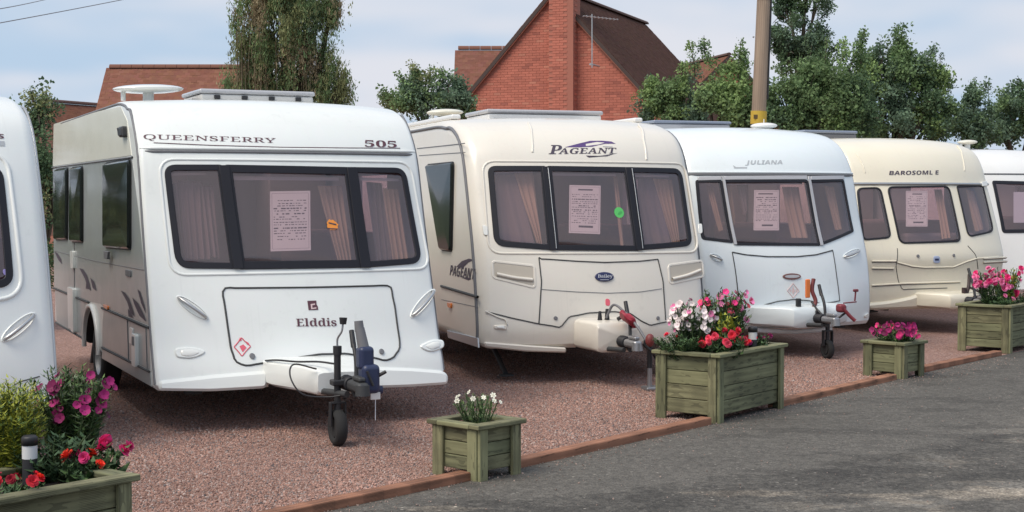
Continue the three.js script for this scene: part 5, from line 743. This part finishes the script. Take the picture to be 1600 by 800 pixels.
function postLight(label, p, h, r) {
  const g = thing('post_light', label, 'light', [p.x, p.y - 0.06, p.z], 0, 'black post lights standing in the planters');
  mesh('post', new THREE.CylinderGeometry(r * 0.94, r, h * 0.62, 24).translate(0, h * 0.31, 0), VM.black, g);
  mesh('diffuser', new THREE.CylinderGeometry(r * 0.97, r * 0.97, h * 0.22, 24).translate(0, h * 0.73, 0), phys(0.62, 0.63, 0.64, 0.35), g);
  mesh('cap', new THREE.LatheGeometry([[0, h], [r * 0.8, h * 0.995], [r * 1.05, h * 0.96], [r * 1.05, h * 0.84], [0, h * 0.84]].map(q => new THREE.Vector2(...q)), 24), VM.black, g);
}
postLight('black cylindrical post light with pale diffuser beside the yellow-green conifer', onY(47, 754, 0.45), 0.27, 0.034);
postLight('black post light with white diffuser among the pink flowers', BOX.c.at(0.72, 0.22), 0.27, 0.036);
// ---------------------------------------------------------------- brick houses and roofs behind
const brickMat = new THREE.MeshStandardMaterial({ color: 0xffffff, roughness: 0.9, vertexColors: true });
const mortarMat = std(0.37, 0.145, 0.105, 0.95);
const tileMat = new THREE.MeshPhysicalMaterial({ color: 0xffffff, roughness: 1, specularIntensity: 0.2, vertexColors: true });
function tint(g, r, gg, b) { const n = g.attributes.position.count, c = new Float32Array(n * 3); for (let i = 0; i < n; i++) c.set([r, gg, b], i * 3); g.setAttribute('color', new THREE.BufferAttribute(c, 3)); return g; }
const unitBox = new THREE.BoxGeometry(1, 1, 1).toNonIndexed();
function manyBoxes(list) {                                 // [x, y, z, w, h, d, colour] merged, with vertex colours
  const n = list.length * 36, pos = new Float32Array(n * 3), nor = new Float32Array(n * 3), col = new Float32Array(n * 3), P = unitBox.attributes.position.array, N = unitBox.attributes.normal.array;
  list.forEach(([x, y, z, w, h, d, c], k) => { for (let i = 0; i < 36; i++) { const o = (k * 36 + i) * 3; pos[o] = x + P[i * 3] * w; pos[o + 1] = y + P[i * 3 + 1] * h; pos[o + 2] = z + P[i * 3 + 2] * d; nor.set([N[i * 3], N[i * 3 + 1], N[i * 3 + 2]], o); col.set(c, o); } });
  const g = new THREE.BufferGeometry(); g.setAttribute('position', new THREE.BufferAttribute(pos, 3)); g.setAttribute('normal', new THREE.BufferAttribute(nor, 3)); g.setAttribute('color', new THREE.BufferAttribute(col, 3)); return g;
}
function brickwork(inside, x0, x1, y0, y1, z, R, base) {   // stretcher courses on the plane z, kept where inside(x, y)
  const list = []; let row = 0;
  for (let y = y0; y < y1; y += 0.075, row++) for (let x = x0 + (row % 2) * 0.1125; x < x1; x += 0.225) { if (!inside(x, y) || !inside(x + 0.2, y) || !inside(x + 0.1, y + 0.07)) continue; const k = 0.9 + 0.22 * R(), t = R(), c = t < 0.06 ? [base[0] * 0.78, base[1] * 0.78, base[2] * 0.82] : t > 0.95 ? [base[0] * 1.05, base[1] * 1.25, base[2] * 1.25] : base; list.push([x + 0.107, y + 0.0325, z + 0.0015 * R(), 0.216, 0.066, 0.012, c.map(v => v * k)]); }
  return manyBoxes(list);
}
function tileSlope(w, len, R, base, gauge = 0.11, tw = 0.17) { // tiles lying in the plane y = 0, from z = 0 (eaves) to z = -len (ridge)
  const list = [], rows = Math.floor(len / gauge); for (let j = 0; j < rows; j++) for (let x = j % 2 ? -tw / 2 : 0; x < w; x += tw) { const k = 0.88 + 0.24 * R(), xa = Math.max(0, x), xb = Math.min(w, x + tw), c = base.map((v, i) => v * k * (i ? 1 + 0.12 * (R() - 0.5) : 1)); list.push([(xa + xb) / 2, 0.012 + 0.006 * R(), -j * gauge - gauge * 0.55, xb - xa - 0.002, 0.022 + 0.006 * R(), gauge * 1.25, c]); }
  return manyBoxes(list);
}
function house({ label, pos, turn, half, eaves, ridge, depth, brick, tile, rightTile, seed, chimney, verge = 0.08 }) {
  const R = rng(seed), g = thing('brick_house', label, 'house', pos, turn), slope = Math.atan2(ridge - eaves, half), run = Math.hypot(half, ridge - eaves);
  const s = new THREE.Shape(); s.moveTo(-half, 0); s.lineTo(half, 0); s.lineTo(half, eaves); s.lineTo(0, ridge); s.lineTo(-half, eaves); s.closePath();
  const wg = new THREE.ExtrudeGeometry(s, { depth, bevelEnabled: false }); wg.translate(0, 0, -depth); const wall = mesh('wall', wg, mortarMat, g);
  mesh('brickwork', brickwork((x, y) => y < ridge - 0.1 - Math.abs(x) * (ridge - eaves) / half && Math.abs(x) < half - 0.02, -half, half, Math.max(0, eaves - 2.2), ridge, 0.003, R, brick), brickMat, wall).userData = { kind: 'stuff' };
  const low = brickwork((x, y) => x < depth - 0.2 && x > 0.02, 0, depth, Math.max(0, eaves - 2), eaves - 0.05, 0.003, R, brick); low.rotateY(Math.PI / 2); low.translate(half, 0, 0); mesh('brickwork', low, brickMat, wall).userData = { kind: 'stuff' };
  for (const sd of [1, -1]) {
    const r = group('roof', g); const q = new THREE.BoxGeometry(run + 0.25, 0.10, depth + 0.3); q.translate(-(run + 0.25) / 2, 0, 0);
    const m = mesh('roof_deck', q, std(0.07, 0.05, 0.045, 0.9), r); const ev = [sd * (half + 0.16), eaves - 0.16 * Math.tan(slope)];
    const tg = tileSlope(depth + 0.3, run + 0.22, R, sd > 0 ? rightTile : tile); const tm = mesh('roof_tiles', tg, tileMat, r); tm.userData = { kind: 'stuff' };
    m.position.set(ev[0], ev[1] + 0.03, -depth / 2); m.rotation.z = sd > 0 ? -slope : 0; if (sd < 0) { m.rotation.order = 'YXZ'; m.rotation.set(0, Math.PI, -slope); }
    tm.rotation.order = 'YXZ'; tm.position.set(ev[0], ev[1] + 0.085, sd > 0 ? 0.15 : -depth - 0.15); tm.rotation.set(slope, sd > 0 ? Math.PI / 2 : -Math.PI / 2, 0);
    const vb = new THREE.BoxGeometry(run + 0.25, 0.09, 0.05); vb.translate(-(run + 0.25) / 2, 0, 0); const v = mesh('bargeboard', vb, std(0.38, 0.16, 0.11, 0.8), r); v.position.set(ev[0], ev[1] - 0.02, 0.10); if (sd > 0) v.rotation.z = -slope; else { v.rotation.order = 'YXZ'; v.rotation.set(0, Math.PI, -slope); }
  }
  const rt = []; for (let z = 0.1; z > -depth; z -= 0.32) { const c = new THREE.CylinderGeometry(0.11, 0.11, 0.31, 10, 1, false, 0, Math.PI); c.rotateZ(Math.PI / 2); c.rotateY(Math.PI / 2); c.translate(0, ridge + 0.10, z - 0.16); rt.push(c); } mesh('ridge_tiles', merge(rt), std(0.10, 0.055, 0.045, 0.9), g).userData = { kind: 'stuff' };
  if (chimney) {
    const [cx, cw, cd, top] = chimney, ch = group('chimney', g); const b = new THREE.BoxGeometry(cw, top, cd); b.translate(cx, top / 2, cd / 2 - 0.25); mesh('stack', b, mortarMat, ch);
    const f = brickwork((x, y) => x + 0.2 < cx + cw / 2 + 0.02 && x > cx - cw / 2 - 0.02, cx - cw / 2, cx + cw / 2, eaves - 2.2, top - 0.05, cd - 0.25 + 0.003, R, brick); mesh('brickwork', f, brickMat, ch).userData = { kind: 'stuff' };
    const f2 = brickwork((x, y) => x > 0 && x + 0.2 < cd, 0, cd, eaves - 2.2, top - 0.05, 0.003, R, brick); f2.rotateY(Math.PI / 2); f2.translate(cx + cw / 2, 0, cd - 0.25); mesh('brickwork', f2, brickMat, ch).userData = { kind: 'stuff' };
    mesh('cap', rbox(cw + 0.14, 0.16, cd + 0.14, 0.02, cx, top + 0.08, cd / 2 - 0.25), std(0.3, 0.11, 0.08, 0.9), ch); mesh('pot', new THREE.LatheGeometry([[0.13, 0], [0.11, 0.4], [0.14, 0.42], [0.14, 0.5], [0.1, 0.5]].map(p => new THREE.Vector2(...p)), 18).translate(cx, top + 0.16, cd / 2 - 0.25), std(0.4, 0.14, 0.08, 0.9), ch);
  }
  return g;
}
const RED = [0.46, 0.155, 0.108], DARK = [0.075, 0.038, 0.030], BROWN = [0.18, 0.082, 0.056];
{
  const d = 43, peak = atDepth(866, -11, d);
  const turn = -22 * Math.PI / 180;
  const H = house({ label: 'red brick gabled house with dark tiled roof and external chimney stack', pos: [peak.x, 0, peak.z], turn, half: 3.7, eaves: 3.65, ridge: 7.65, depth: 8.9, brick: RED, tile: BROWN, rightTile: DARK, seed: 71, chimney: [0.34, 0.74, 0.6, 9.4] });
  // television aerial fixed to the gable
  const a = thing('television_aerial', 'silver television aerial on a mast against the red brick gable', 'aerial', [0, 0, 0]); const m0 = atDepth(925, 106, 41.2), m1 = atDepth(925, 22, 41.2), al = std(0.5, 0.5, 0.5, 0.4, { metalness: 0.7 });
  mesh('mast', rod(m0, m1, 0.016), al, a); mesh('bracket', merge([rod(m0.clone().add(V3(-0.05, 0.1, 0)), m0.clone().add(V3(0.25, 0.12, -0.9)), 0.03)]), al, a); mesh('boom', rod(m1.clone().add(V3(-0.25, -0.05, 0)), m1.clone().add(V3(0.75, -0.12, -0.3)), 0.011), al, a);
  for (let k = 0; k < 9; k++) { const c = m1.clone().add(V3(-0.2 + k * 0.11, -0.055 - k * 0.008, -k * 0.034)); mesh('element', rod(c.clone().add(V3(-0.05, 0, -0.16)), c.clone().add(V3(0.05, 0, 0.16)), 0.008), al, a); }
  // other roofs
  const wing = (label, ax, bx, cx, depthAt, seed, tile, drop) => { // a long roof slope seen from the front: ridge from a to b, left verge running down to c
    const A = atDepth(...ax, depthAt), B = atDepth(...bx, depthAt), R = rng(seed), w = A.distanceTo(B), turn = Math.atan2(-(B.z - A.z), B.x - A.x), g = thing('tiled_barn', label, 'building', [A.x, 0, A.z], turn), y = (A.y + B.y) / 2, rise = drop, half = rise / Math.tan(0.84), run = Math.hypot(half, rise);
    const s = new THREE.Shape(); s.moveTo(-half, 0); s.lineTo(half, 0); s.lineTo(half, y - rise); s.lineTo(0, y - 0.05); s.lineTo(-half, y - rise); s.closePath(); const e = new THREE.ExtrudeGeometry(s, { depth: w - 0.1, bevelEnabled: false }); e.rotateY(Math.PI / 2); e.translate(0.05, 0, 0); mesh('wall', e, std(0.30, 0.11, 0.08, 0.9), g);
    for (const sd of [1, -1]) { const r = group('roof', g), deck = new THREE.BoxGeometry(w + 0.2, 0.08, run + 0.2); deck.translate(0, 0, (run + 0.2) / 2); const m = mesh('roof_deck', deck, std(0.09, 0.05, 0.04, 0.9), r); m.rotation.order = 'YXZ'; m.position.set(w / 2, y + 0.02, 0); m.rotation.set(0.84, sd > 0 ? 0 : Math.PI, 0); const t = tileSlope(w + 0.2, run + 0.2, R, tile, 0.105, 0.165); t.translate(-(w + 0.2) / 2, 0.05, run + 0.2); const tm = mesh('roof_tiles', t, tileMat, r); tm.userData = { kind: 'stuff' }; tm.rotation.copy(m.rotation); tm.rotation.order = 'YXZ'; tm.rotation.set(0.84, sd > 0 ? 0 : Math.PI, 0); tm.position.copy(m.position); }
    const rt = []; for (let x = 0; x < w; x += 0.35) { const c = new THREE.CylinderGeometry(0.12, 0.12, 0.34, 10, 1, false, 0, Math.PI); c.rotateZ(Math.PI / 2); c.translate(x + 0.17, y + 0.07, 0); rt.push(c); } mesh('ridge_tiles', merge(rt), std(0.18, 0.08, 0.055, 0.9), g).userData = { kind: 'stuff' };
  };
  wing('long low building with a brown tiled roof behind the grey flanked white caravan', [172, 116], [420, 104], 0, 46, 81, [0.215, 0.098, 0.070], 2.6);
  wing('small brown tiled roof adjoining the red brick gable', [716, 83], [800, 79], 0, 47, 82, [0.205, 0.095, 0.072], 2.4);
  house({ label: 'distant red brick gable peeping between the trees left of the wooden pole', pos: [atDepth(1138, 86, 62).x, 0, -62], turn: 0.25, half: 3.2, eaves: 4.6, ridge: 7.6, depth: 6, brick: RED, tile: BROWN, rightTile: DARK, seed: 73 });
  house({ label: 'distant brown gable end beside the hedge behind the grey flank', pos: [atDepth(96, 160, 52).x - 0.6, 0, -52], turn: -0.5, half: 2.4, eaves: 2.6, ridge: 5.0, depth: 6, brick: [0.2, 0.1, 0.08], tile: BROWN, rightTile: BROWN, seed: 74 });
}

// ---------------------------------------------------------------- trees, hedges
function clumpGeo(seed, n, spread, l, w) {
  const R = rng(seed), pos = [], idx = [];
  for (let k = 0; k < n; k++) {
    const p = V3(R() - 0.5, R() - 0.5, R() - 0.5).multiplyScalar(2 * spread), D = V3(R() - 0.5, R() * 0.9 - 0.45, R() - 0.5).normalize(), S = D.clone().cross(V3(R() - 0.5, R() + 0.3, R() - 0.5)).normalize(), U = D.clone().cross(S), s = 0.7 + 0.6 * R(), b = pos.length / 3, put = (a, c, h) => { const q = p.clone().addScaledVector(D, a * l * s).addScaledVector(S, c * w * s).addScaledVector(U, h * w * s); pos.push(q.x, q.y, q.z); };
    put(0, 0, 0); put(0.5, 0.5, 0.15); put(0.5, -0.5, 0.15); put(1, 0, -0.1); put(0.5, 0, 0); idx.push(b, b + 1, b + 4, b, b + 4, b + 2, b + 4, b + 1, b + 3, b + 4, b + 3, b + 2);
  }
  return geoFrom(pos, idx);
}
const CLUMPS = { broad: [1, 2].map(s => clumpGeo(s, 15, 0.105, 0.068, 0.046)), fine: [3, 4].map(s => clumpGeo(s, 14, 0.09, 0.05, 0.032)), hang: [5, 6].map(s => { const g = clumpGeo(s, 15, 0.09, 0.06, 0.034); g.scale(0.7, 2.6, 0.7); return g; }) };
const leafStuff = new THREE.MeshPhysicalMaterial({ color: 0xffffff, roughness: 0.9, specularIntensity: 0.4, side: THREE.DoubleSide, transmission: 0.35, thickness: 0 });
const barkMat = new THREE.MeshStandardMaterial({ map: noiseTexture(256, (u, v) => { const a = fbm(u * 24, v * 4, 4, 61, 4), k = 0.6 + 0.8 * a; return [0.085 * k, 0.068 * k, 0.05 * k].map(toS); }, true), roughness: 1 });
function tree(name, label, cat, depth, foot, blobs, { seed = 1, kind = 'broad', cols = [[0.05, 0.085, 0.03]], dens = 1, shoots = [], strands = 0, trunk = 0.14, size = 1, gr, thin = 0.33 } = {}) {
  const R = rng(seed), base = atDepth(foot, 400, depth), g = thing(name, label, cat, [base.x, 0, base.z], 0, gr), ppm = FOCAL / depth, spots = [], wood = [];
  const loc = (px, py, dz = 0) => atDepth(px, py, depth - dz).sub(V3(base.x, 0, base.z));
  const cs = blobs.map(([px, py, rx, ry, dz = 0]) => ({ c: loc(px, py, dz), rx: rx / ppm, ry: ry / ppm }));
  const fork = V3(0, Math.max(0.6, Math.min(...cs.map(b => b.c.y)) * 0.7), 0);
  wood.push(tubeTaper([V3(0, -0.1, 0), V3(0.05, fork.y * 0.5, 0.03), fork], trunk, trunk * 0.75));
  for (const b of cs) {
    wood.push(tubeTaper([fork, fork.clone().lerp(b.c, 0.5).add(V3((R() - 0.5) * 0.3, 0.15, (R() - 0.5) * 0.3)), b.c], trunk * 0.5, 0.02));
    for (let k = 0; k < 4; k++) { const t = V3(R() - 0.5, R() - 0.3, R() - 0.5).normalize().multiply(V3(b.rx, b.ry, b.rx)).add(b.c); wood.push(tubeTaper([b.c.clone().lerp(fork, 0.15), b.c.clone().lerp(t, 0.5).add(V3(0, 0.05, 0)), t], 0.022, 0.006)); }
    const rz = Math.min(1.0, Math.max(b.rx, b.ry) * 0.85), vol = b.rx * b.ry + b.rx * rz + b.ry * rz;
    const puffs = Math.max(5, Math.round(dens * (kind === 'hang' ? 20 : 14) * vol)), nc = kind === 'hang' ? 24 : 24;
    for (let k = 0; k < puffs; k++) {                     // separate puffs of leaves, thicker outside, with gaps between
      const d = V3(R() * 2 - 1, R() * 2 - 1, R() * 2 - 1), l = d.length(); if (l > 1 || l < 0.05) { k--; continue; }
      d.multiplyScalar(Math.pow(l, 0.6) * (0.75 + 0.35 * R()) / l); const c = V3(d.x * b.rx, d.y * b.ry, d.z * rz).add(b.c), pr = 0.09 + 0.17 * R(), ph = kind === 'hang' ? pr * (1.8 + 1.6 * R()) : pr * (0.7 + 0.5 * R());
      if (R() < 0.5) wood.push(tubeTaper([b.c.clone().lerp(c, 0.25), b.c.clone().lerp(c, 0.65).add(V3(0, 0.03, 0)), c], 0.014, 0.005));
      for (let q2 = 0; q2 < nc; q2++) { const g1 = () => (R() + R() + R() - 1.5) / 1.1; spots.push([V3(c.x + g1() * pr, c.y + g1() * ph, c.z + g1() * pr), 0.6 + 0.55 * R()]); }
      if (kind !== 'hang' && d.y > 0.1 && R() < 0.30) { const tip = c.clone().add(V3((R() - 0.5) * 0.25, 0.22 + 0.45 * R(), (R() - 0.5) * 0.25)); wood.push(tubeTaper([c, c.clone().lerp(tip, 0.5), tip], 0.009, 0.004)); for (let q2 = 0; q2 < 9; q2++) { const t = R(); spots.push([c.clone().lerp(tip, t).add(V3((R() - 0.5) * 0.13 * (1.2 - t), 0, (R() - 0.5) * 0.13 * (1.2 - t))), 0.4 + 0.35 * R()]); } }
    }
  }
  for (const [ax, ay, bx, by, wd = 8] of shoots) { const A = loc(ax, ay), B = loc(bx, by), mid = A.clone().lerp(B, 0.5).add(V3((R() - 0.5) * 0.12, 0, (R() - 0.5) * 0.2)); wood.push(tubeTaper([A, mid, B], 0.018, 0.005)); const c = new THREE.CatmullRomCurve3([A, mid, B]), L = A.distanceTo(B), n = Math.ceil(L * 42 * wd / 8); for (let k = 0; k < n; k++) { const t = R(), w = wd / ppm * (1.25 - t); spots.push([c.getPoint(t).add(V3((R() - 0.5) * 2 * w, (R() - 0.5) * w, (R() - 0.5) * 2 * w)), 0.5 + 0.45 * R()]); } }
  const geos = CLUMPS[kind], M = new THREE.Matrix4(), q = new THREE.Quaternion(), col = new THREE.Color();
  mesh('trunk', merge(wood), barkMat, g);
  geos.forEach((geo, v) => { const mine = spots.filter((_, i) => i % geos.length === v), im = new THREE.InstancedMesh(geo, leafStuff, mine.length); mine.forEach(([p, s], i) => { q.setFromEuler(new THREE.Euler(kind === 'hang' ? (R() - 0.5) * 0.4 : R() * 6, R() * 6, kind === 'hang' ? (R() - 0.5) * 0.4 : R() * 6)); const k = s * size; M.compose(p, q, V3(k, k, k)); im.setMatrixAt(i, M); const hue = 1.2; const c = cols[Math.floor(vnoise(p.x * 1.7 + 9, p.y * 1.7 + p.z, seed + 7) * cols.length * 0.999 + (R() - 0.5) * 0.8 + cols.length) % cols.length], f = hue * (0.65 + 0.7 * R()); col.setRGB(c[0] * f, c[1] * f, c[2] * f); im.setColorAt(i, col); }); im.name = 'crown'; im.userData = { kind: 'stuff' }; im.castShadow = im.receiveShadow = true; g.add(im); });
  if (strands) { const list = []; for (let k = 0; k < strands; k++) { const b = cs[Math.floor(R() * Math.min(3, cs.length))], p = b.c.clone().add(V3((R() * 1.4 - 0.7) * b.rx, -R() * b.ry * 0.5, (R() * 2 - 1) * b.rx * 0.8)), l = 0.6 + R() * 1.6; list.push(tubeTaper([p, p.clone().add(V3((R() - 0.5) * 0.1, -l * 0.5, 0)), p.clone().add(V3((R() - 0.5) * 0.16, -l, 0))], 0.012, 0.005)); } mesh('hanging_stems', merge(list), std(0.17, 0.14, 0.09, 1), g); }
  return g;
}
function tubeTaper(pts, r0, r1) { const c = new THREE.CatmullRomCurve3(pts), n = 6, g = new THREE.TubeGeometry(c, n, 1, 6), p = g.attributes.position; for (let i = 0; i <= n; i++) { const o = c.getPointAt(i / n), r = lerp(r0, r1, i / n); for (let j = 0; j <= 6; j++) { const k = i * 7 + j; p.setXYZ(k, o.x + (p.getX(k) - o.x) * r, o.y + (p.getY(k) - o.y) * r, o.z + (p.getZ(k) - o.z) * r); } } g.computeVertexNormals(); return g; }
const LG = { dark: [0.095, 0.155, 0.078], mid: [0.150, 0.225, 0.098], fresh: [0.200, 0.285, 0.108], olive: [0.215, 0.235, 0.108], brown: [0.28, 0.23, 0.14], blue: [0.130, 0.195, 0.125] };
tree('ivy_clad_tree', 'tall ivy-clad tree with hanging brown stems beside the long brown tiled roof', 'tree', 34, 455, [[398, 50, 36, 56], [440, 35, 46, 66], [476, 45, 30, 56], [430, -35, 70, 50], [396, 92, 22, 30], [500, 14, 20, 14], [520, 10, 10, 12], [380, 140, 24, 22], [425, 110, 26, 30], [462, 128, 34, 34], [496, 142, 26, 28], [524, 152, 20, 18], [506, 96, 14, 10], [405, 142, 24, 22], [534, 150, 14, 20], [514, 122, 16, 20], [362, 150, 14, 16], [516, 22, 12, 10]], { seed: 301, kind: 'hang', cols: [LG.dark, LG.olive, LG.mid, LG.olive, LG.mid, LG.brown, LG.mid], dens: 1.0, strands: 150, trunk: 0.28, shoots: [[505, 120, 518, 85, 6], [525, 150, 541, 108, 5], [480, 150, 535, 165, 12], [495, 20, 527, 8, 8]], thin: 0.26 });
tree('hedge_tree', 'bushy tree with thin upright shoots left of the brick gable', 'tree', 31, 672, [[625, 152, 28, 20], [662, 136, 24, 26], [700, 142, 26, 26], [728, 158, 18, 20], [650, 160, 36, 20], [690, 165, 40, 16]], { seed: 302, cols: [LG.blue, LG.mid, LG.olive, LG.dark], dens: 1.0, shoots: [[640, 140, 622, 110, 6], [655, 130, 646, 100, 7], [690, 130, 688, 104, 6], [610, 150, 592, 150, 8], [670, 125, 672, 108, 5]], trunk: 0.1 });
const GT = 'trees and hedge behind the caravans';
tree('hedge_tree', 'rounded bush at the foot of the dark tiled roof slope', 'tree', 33, 1040, [[1030, 152, 36, 34], [1066, 164, 30, 32], [1012, 172, 20, 24], [1086, 158, 16, 22], [1040, 196, 46, 20], [1088, 186, 26, 26]], { seed: 303, cols: [LG.mid, LG.fresh, LG.blue], dens: 1.25, shoots: [[1086, 120, 1077, 66, 8], [1062, 130, 1066, 100, 7]], gr: GT });
tree('hedge_tree', 'leafy hedge tree with tall shoots against the wooden pole', 'tree', 30, 1130, [[1124, 166, 30, 28], [1158, 146, 30, 46], [1135, 180, 44, 26], [1108, 150, 14, 16], [1175, 175, 30, 36]], { seed: 304, cols: [LG.mid, LG.fresh, LG.mid, LG.dark], dens: 1.3, shoots: [[1112, 105, 1100, 55, 8], [1155, 105, 1157, 64, 8], [1165, 110, 1160, 80, 7]], gr: GT });
tree('tall_tree', 'tall loose-crowned tree rising behind the wooden pole', 'tree', 36, 1248, [[1235, 18, 34, 30], [1272, 8, 28, 26], [1250, 58, 46, 32], [1228, 84, 34, 28], [1285, 62, 20, 28], [1256, 102, 44, 24], [1260, -30, 40, 26]], { seed: 305, cols: [LG.blue, LG.dark, LG.mid], dens: 0.8, shoots: [[1280, 30, 1300, 8, 7], [1275, 75, 1300, 52, 7], [1285, 90, 1312, 66, 7]], trunk: 0.2, gr: GT, thin: 0.38 });
tree('hedge_tree', 'broad fresh green hedge tree behind the white caravan with orange-red handle', 'tree', 29, 1260, [[1225, 165, 34, 42], [1262, 150, 36, 46], [1300, 140, 34, 46], [1255, 185, 60, 24], [1330, 160, 30, 42], [1205, 180, 26, 30], [1340, 190, 40, 26], [1290, 190, 40, 26]], { seed: 306, cols: [LG.fresh, LG.mid, LG.mid, LG.dark], dens: 1.35, shoots: [[1310, 105, 1318, 62, 8], [1325, 115, 1350, 52, 8], [1280, 115, 1275, 92, 8], [1345, 100, 1352, 44, 7]], gr: GT });
tree('hedge_tree', 'dark green spreading tree with ragged shoots above the yellowish cream caravan', 'tree', 31, 1400, [[1372, 120, 30, 44], [1410, 112, 34, 44], [1440, 112, 24, 30], [1380, 170, 50, 40], [1430, 168, 40, 42], [1466, 128, 14, 14], [1465, 178, 22, 32], [1405, 74, 12, 20], [1350, 130, 24, 36], [1345, 180, 30, 34], [1400, 195, 60, 26], [1470, 200, 30, 22]], { seed: 307, cols: [LG.mid, LG.blue, LG.fresh, LG.dark], dens: 1.1, shoots: [[1405, 90, 1411, 40, 7], [1380, 90, 1374, 66, 8], [1440, 100, 1463, 70, 7], [1450, 130, 1475, 118, 8], [1420, 95, 1424, 80, 8], [1466, 150, 1470, 140, 6]], gr: GT });
tree('hedge_tree', 'small tree with open twiggy top beside the conifer-dark hedge', 'tree', 32, 1522, [[1524, 172, 16, 34], [1505, 190, 18, 22], [1536, 190, 18, 26], [1515, 208, 34, 16]], { seed: 308, cols: [LG.blue, LG.mid], dens: 1.1, shoots: [[1524, 150, 1522, 124, 7], [1532, 150, 1543, 128, 7], [1488, 195, 1484, 152, 6]], trunk: 0.08, gr: GT });
tree('hedge_tree', 'dense dark hedge tree behind the partly hidden white caravan', 'tree', 33, 1590, [[1570, 178, 26, 38], [1600, 172, 26, 42], [1556, 200, 30, 26], [1640, 165, 34, 48], [1690, 160, 40, 50]], { seed: 309, cols: [LG.dark, LG.blue, LG.mid], dens: 1.4, shoots: [[1570, 150, 1568, 140, 8], [1598, 140, 1600, 132, 8]], gr: GT, thin: 0.2 });
tree('hedge_tree', 'narrow hedge seen between the two white caravans', 'tree', 19, 62, [[58, 178, 22, 26], [64, 230, 26, 46], [62, 310, 26, 60], [60, 390, 28, 50], [20, 240, 30, 60], [20, 350, 30, 70], [-40, 230, 45, 70], [-40, 350, 45, 70], [-130, 230, 60, 80], [-130, 360, 60, 80], [-230, 230, 60, 80], [-230, 360, 60, 80]], { seed: 310, cols: [LG.mid, LG.dark, LG.olive], dens: 1.4, shoots: [[52, 160, 48, 140, 6], [68, 165, 72, 142, 7], [75, 175, 92, 166, 6]], trunk: 0.06, kind: 'fine', gr: 'hedge beside the grey flanked caravan', thin: 0.2 });

// ---------------------------------------------------------------- wooden pole and wires
{
  const d = 25, A = atDepth(1184, 200, d), B = atDepth(1193, 0, d), up = B.clone().sub(A), k = (0 - A.y) / up.y, foot = A.clone().addScaledVector(up, k), top = A.clone().addScaledVector(up, 1.7);
  const g = thing('utility_pole', 'weathered wooden utility pole with a yellow tag', 'pole', [foot.x, 0, foot.z]); const L0 = V3(0, -0.3, 0), L1 = top.clone().sub(V3(foot.x, 0, foot.z));
  const tex = noiseTexture(512, (u, v) => { const a = fbm(u * 60, v * 3, 4, 91, 3), b = fbm(u * 10, v * 10, 4, 95, 10), crack = fbm(u * 30, v * 1.2, 3, 97, 1) < 0.27 ? 0.35 : 1, k = (0.45 + 0.95 * a) * (0.7 + 0.6 * b) * crack; return [0.30 * k, 0.225 * k, 0.17 * k].map(toS); }, true);
  const c = rod(L0, L1, 0.136, 0.106, 28); mesh('shaft', c, new THREE.MeshStandardMaterial({ map: tex, roughness: 0.95, bumpMap: tex, bumpScale: 0.01 }), g);
  const onPole = y => L0.clone().lerp(L1, (y - L0.y) / (L1.y - L0.y)), ty = atDepth(1184, 183, d).y; const tg = rod(onPole(ty - 0.12), onPole(ty + 0.10), 0.136, 0.135, 28); mesh('yellow_tag', tg, std(0.50, 0.33, 0.04, 0.7), g); mesh('tag_mark', rbox(0.07, 0.07, 0.01, 0.003, onPole(ty).x - 0.07, ty, onPole(ty).z + 0.126), std(0.1, 0.06, 0.02, 0.7), g);
  mesh('cable_guard', rod(onPole(ty + 0.3).add(V3(0.132, 0, 0.02)), onPole(top.y).add(V3(0.112, 0, 0.02)), 0.018), VM.black, g); mesh('nail', rbox(0.03, 0.03, 0.03, 0.01, onPole(ty + 1.35).x - 0.145, ty + 1.35, onPole(ty + 1.35).z), VM.steel, g);
  const wire = (label, a, b, dd) => { const P = atDepth(...a, dd), Q = atDepth(...b, dd + 6), dir = Q.clone().sub(P), s = P.clone().addScaledVector(dir, -2.5), e = Q.clone().addScaledVector(dir, 2), m = s.clone().lerp(e, 0.5); m.y -= 0.06; const w = mesh(numbered('overhead_wire'), tubeThrough([s, m, e], 0.008, 40, 5), VM.greyTrim, scene); w.userData = { label, category: 'wire', group: 'overhead wires' }; };
  wire('upper of two thin overhead wires in the sky', [0, 8], [50, 0], 24); wire('lower of two thin overhead wires in the sky', [0, 30], [168, 0], 24);
}
renderer.render(scene, camera);
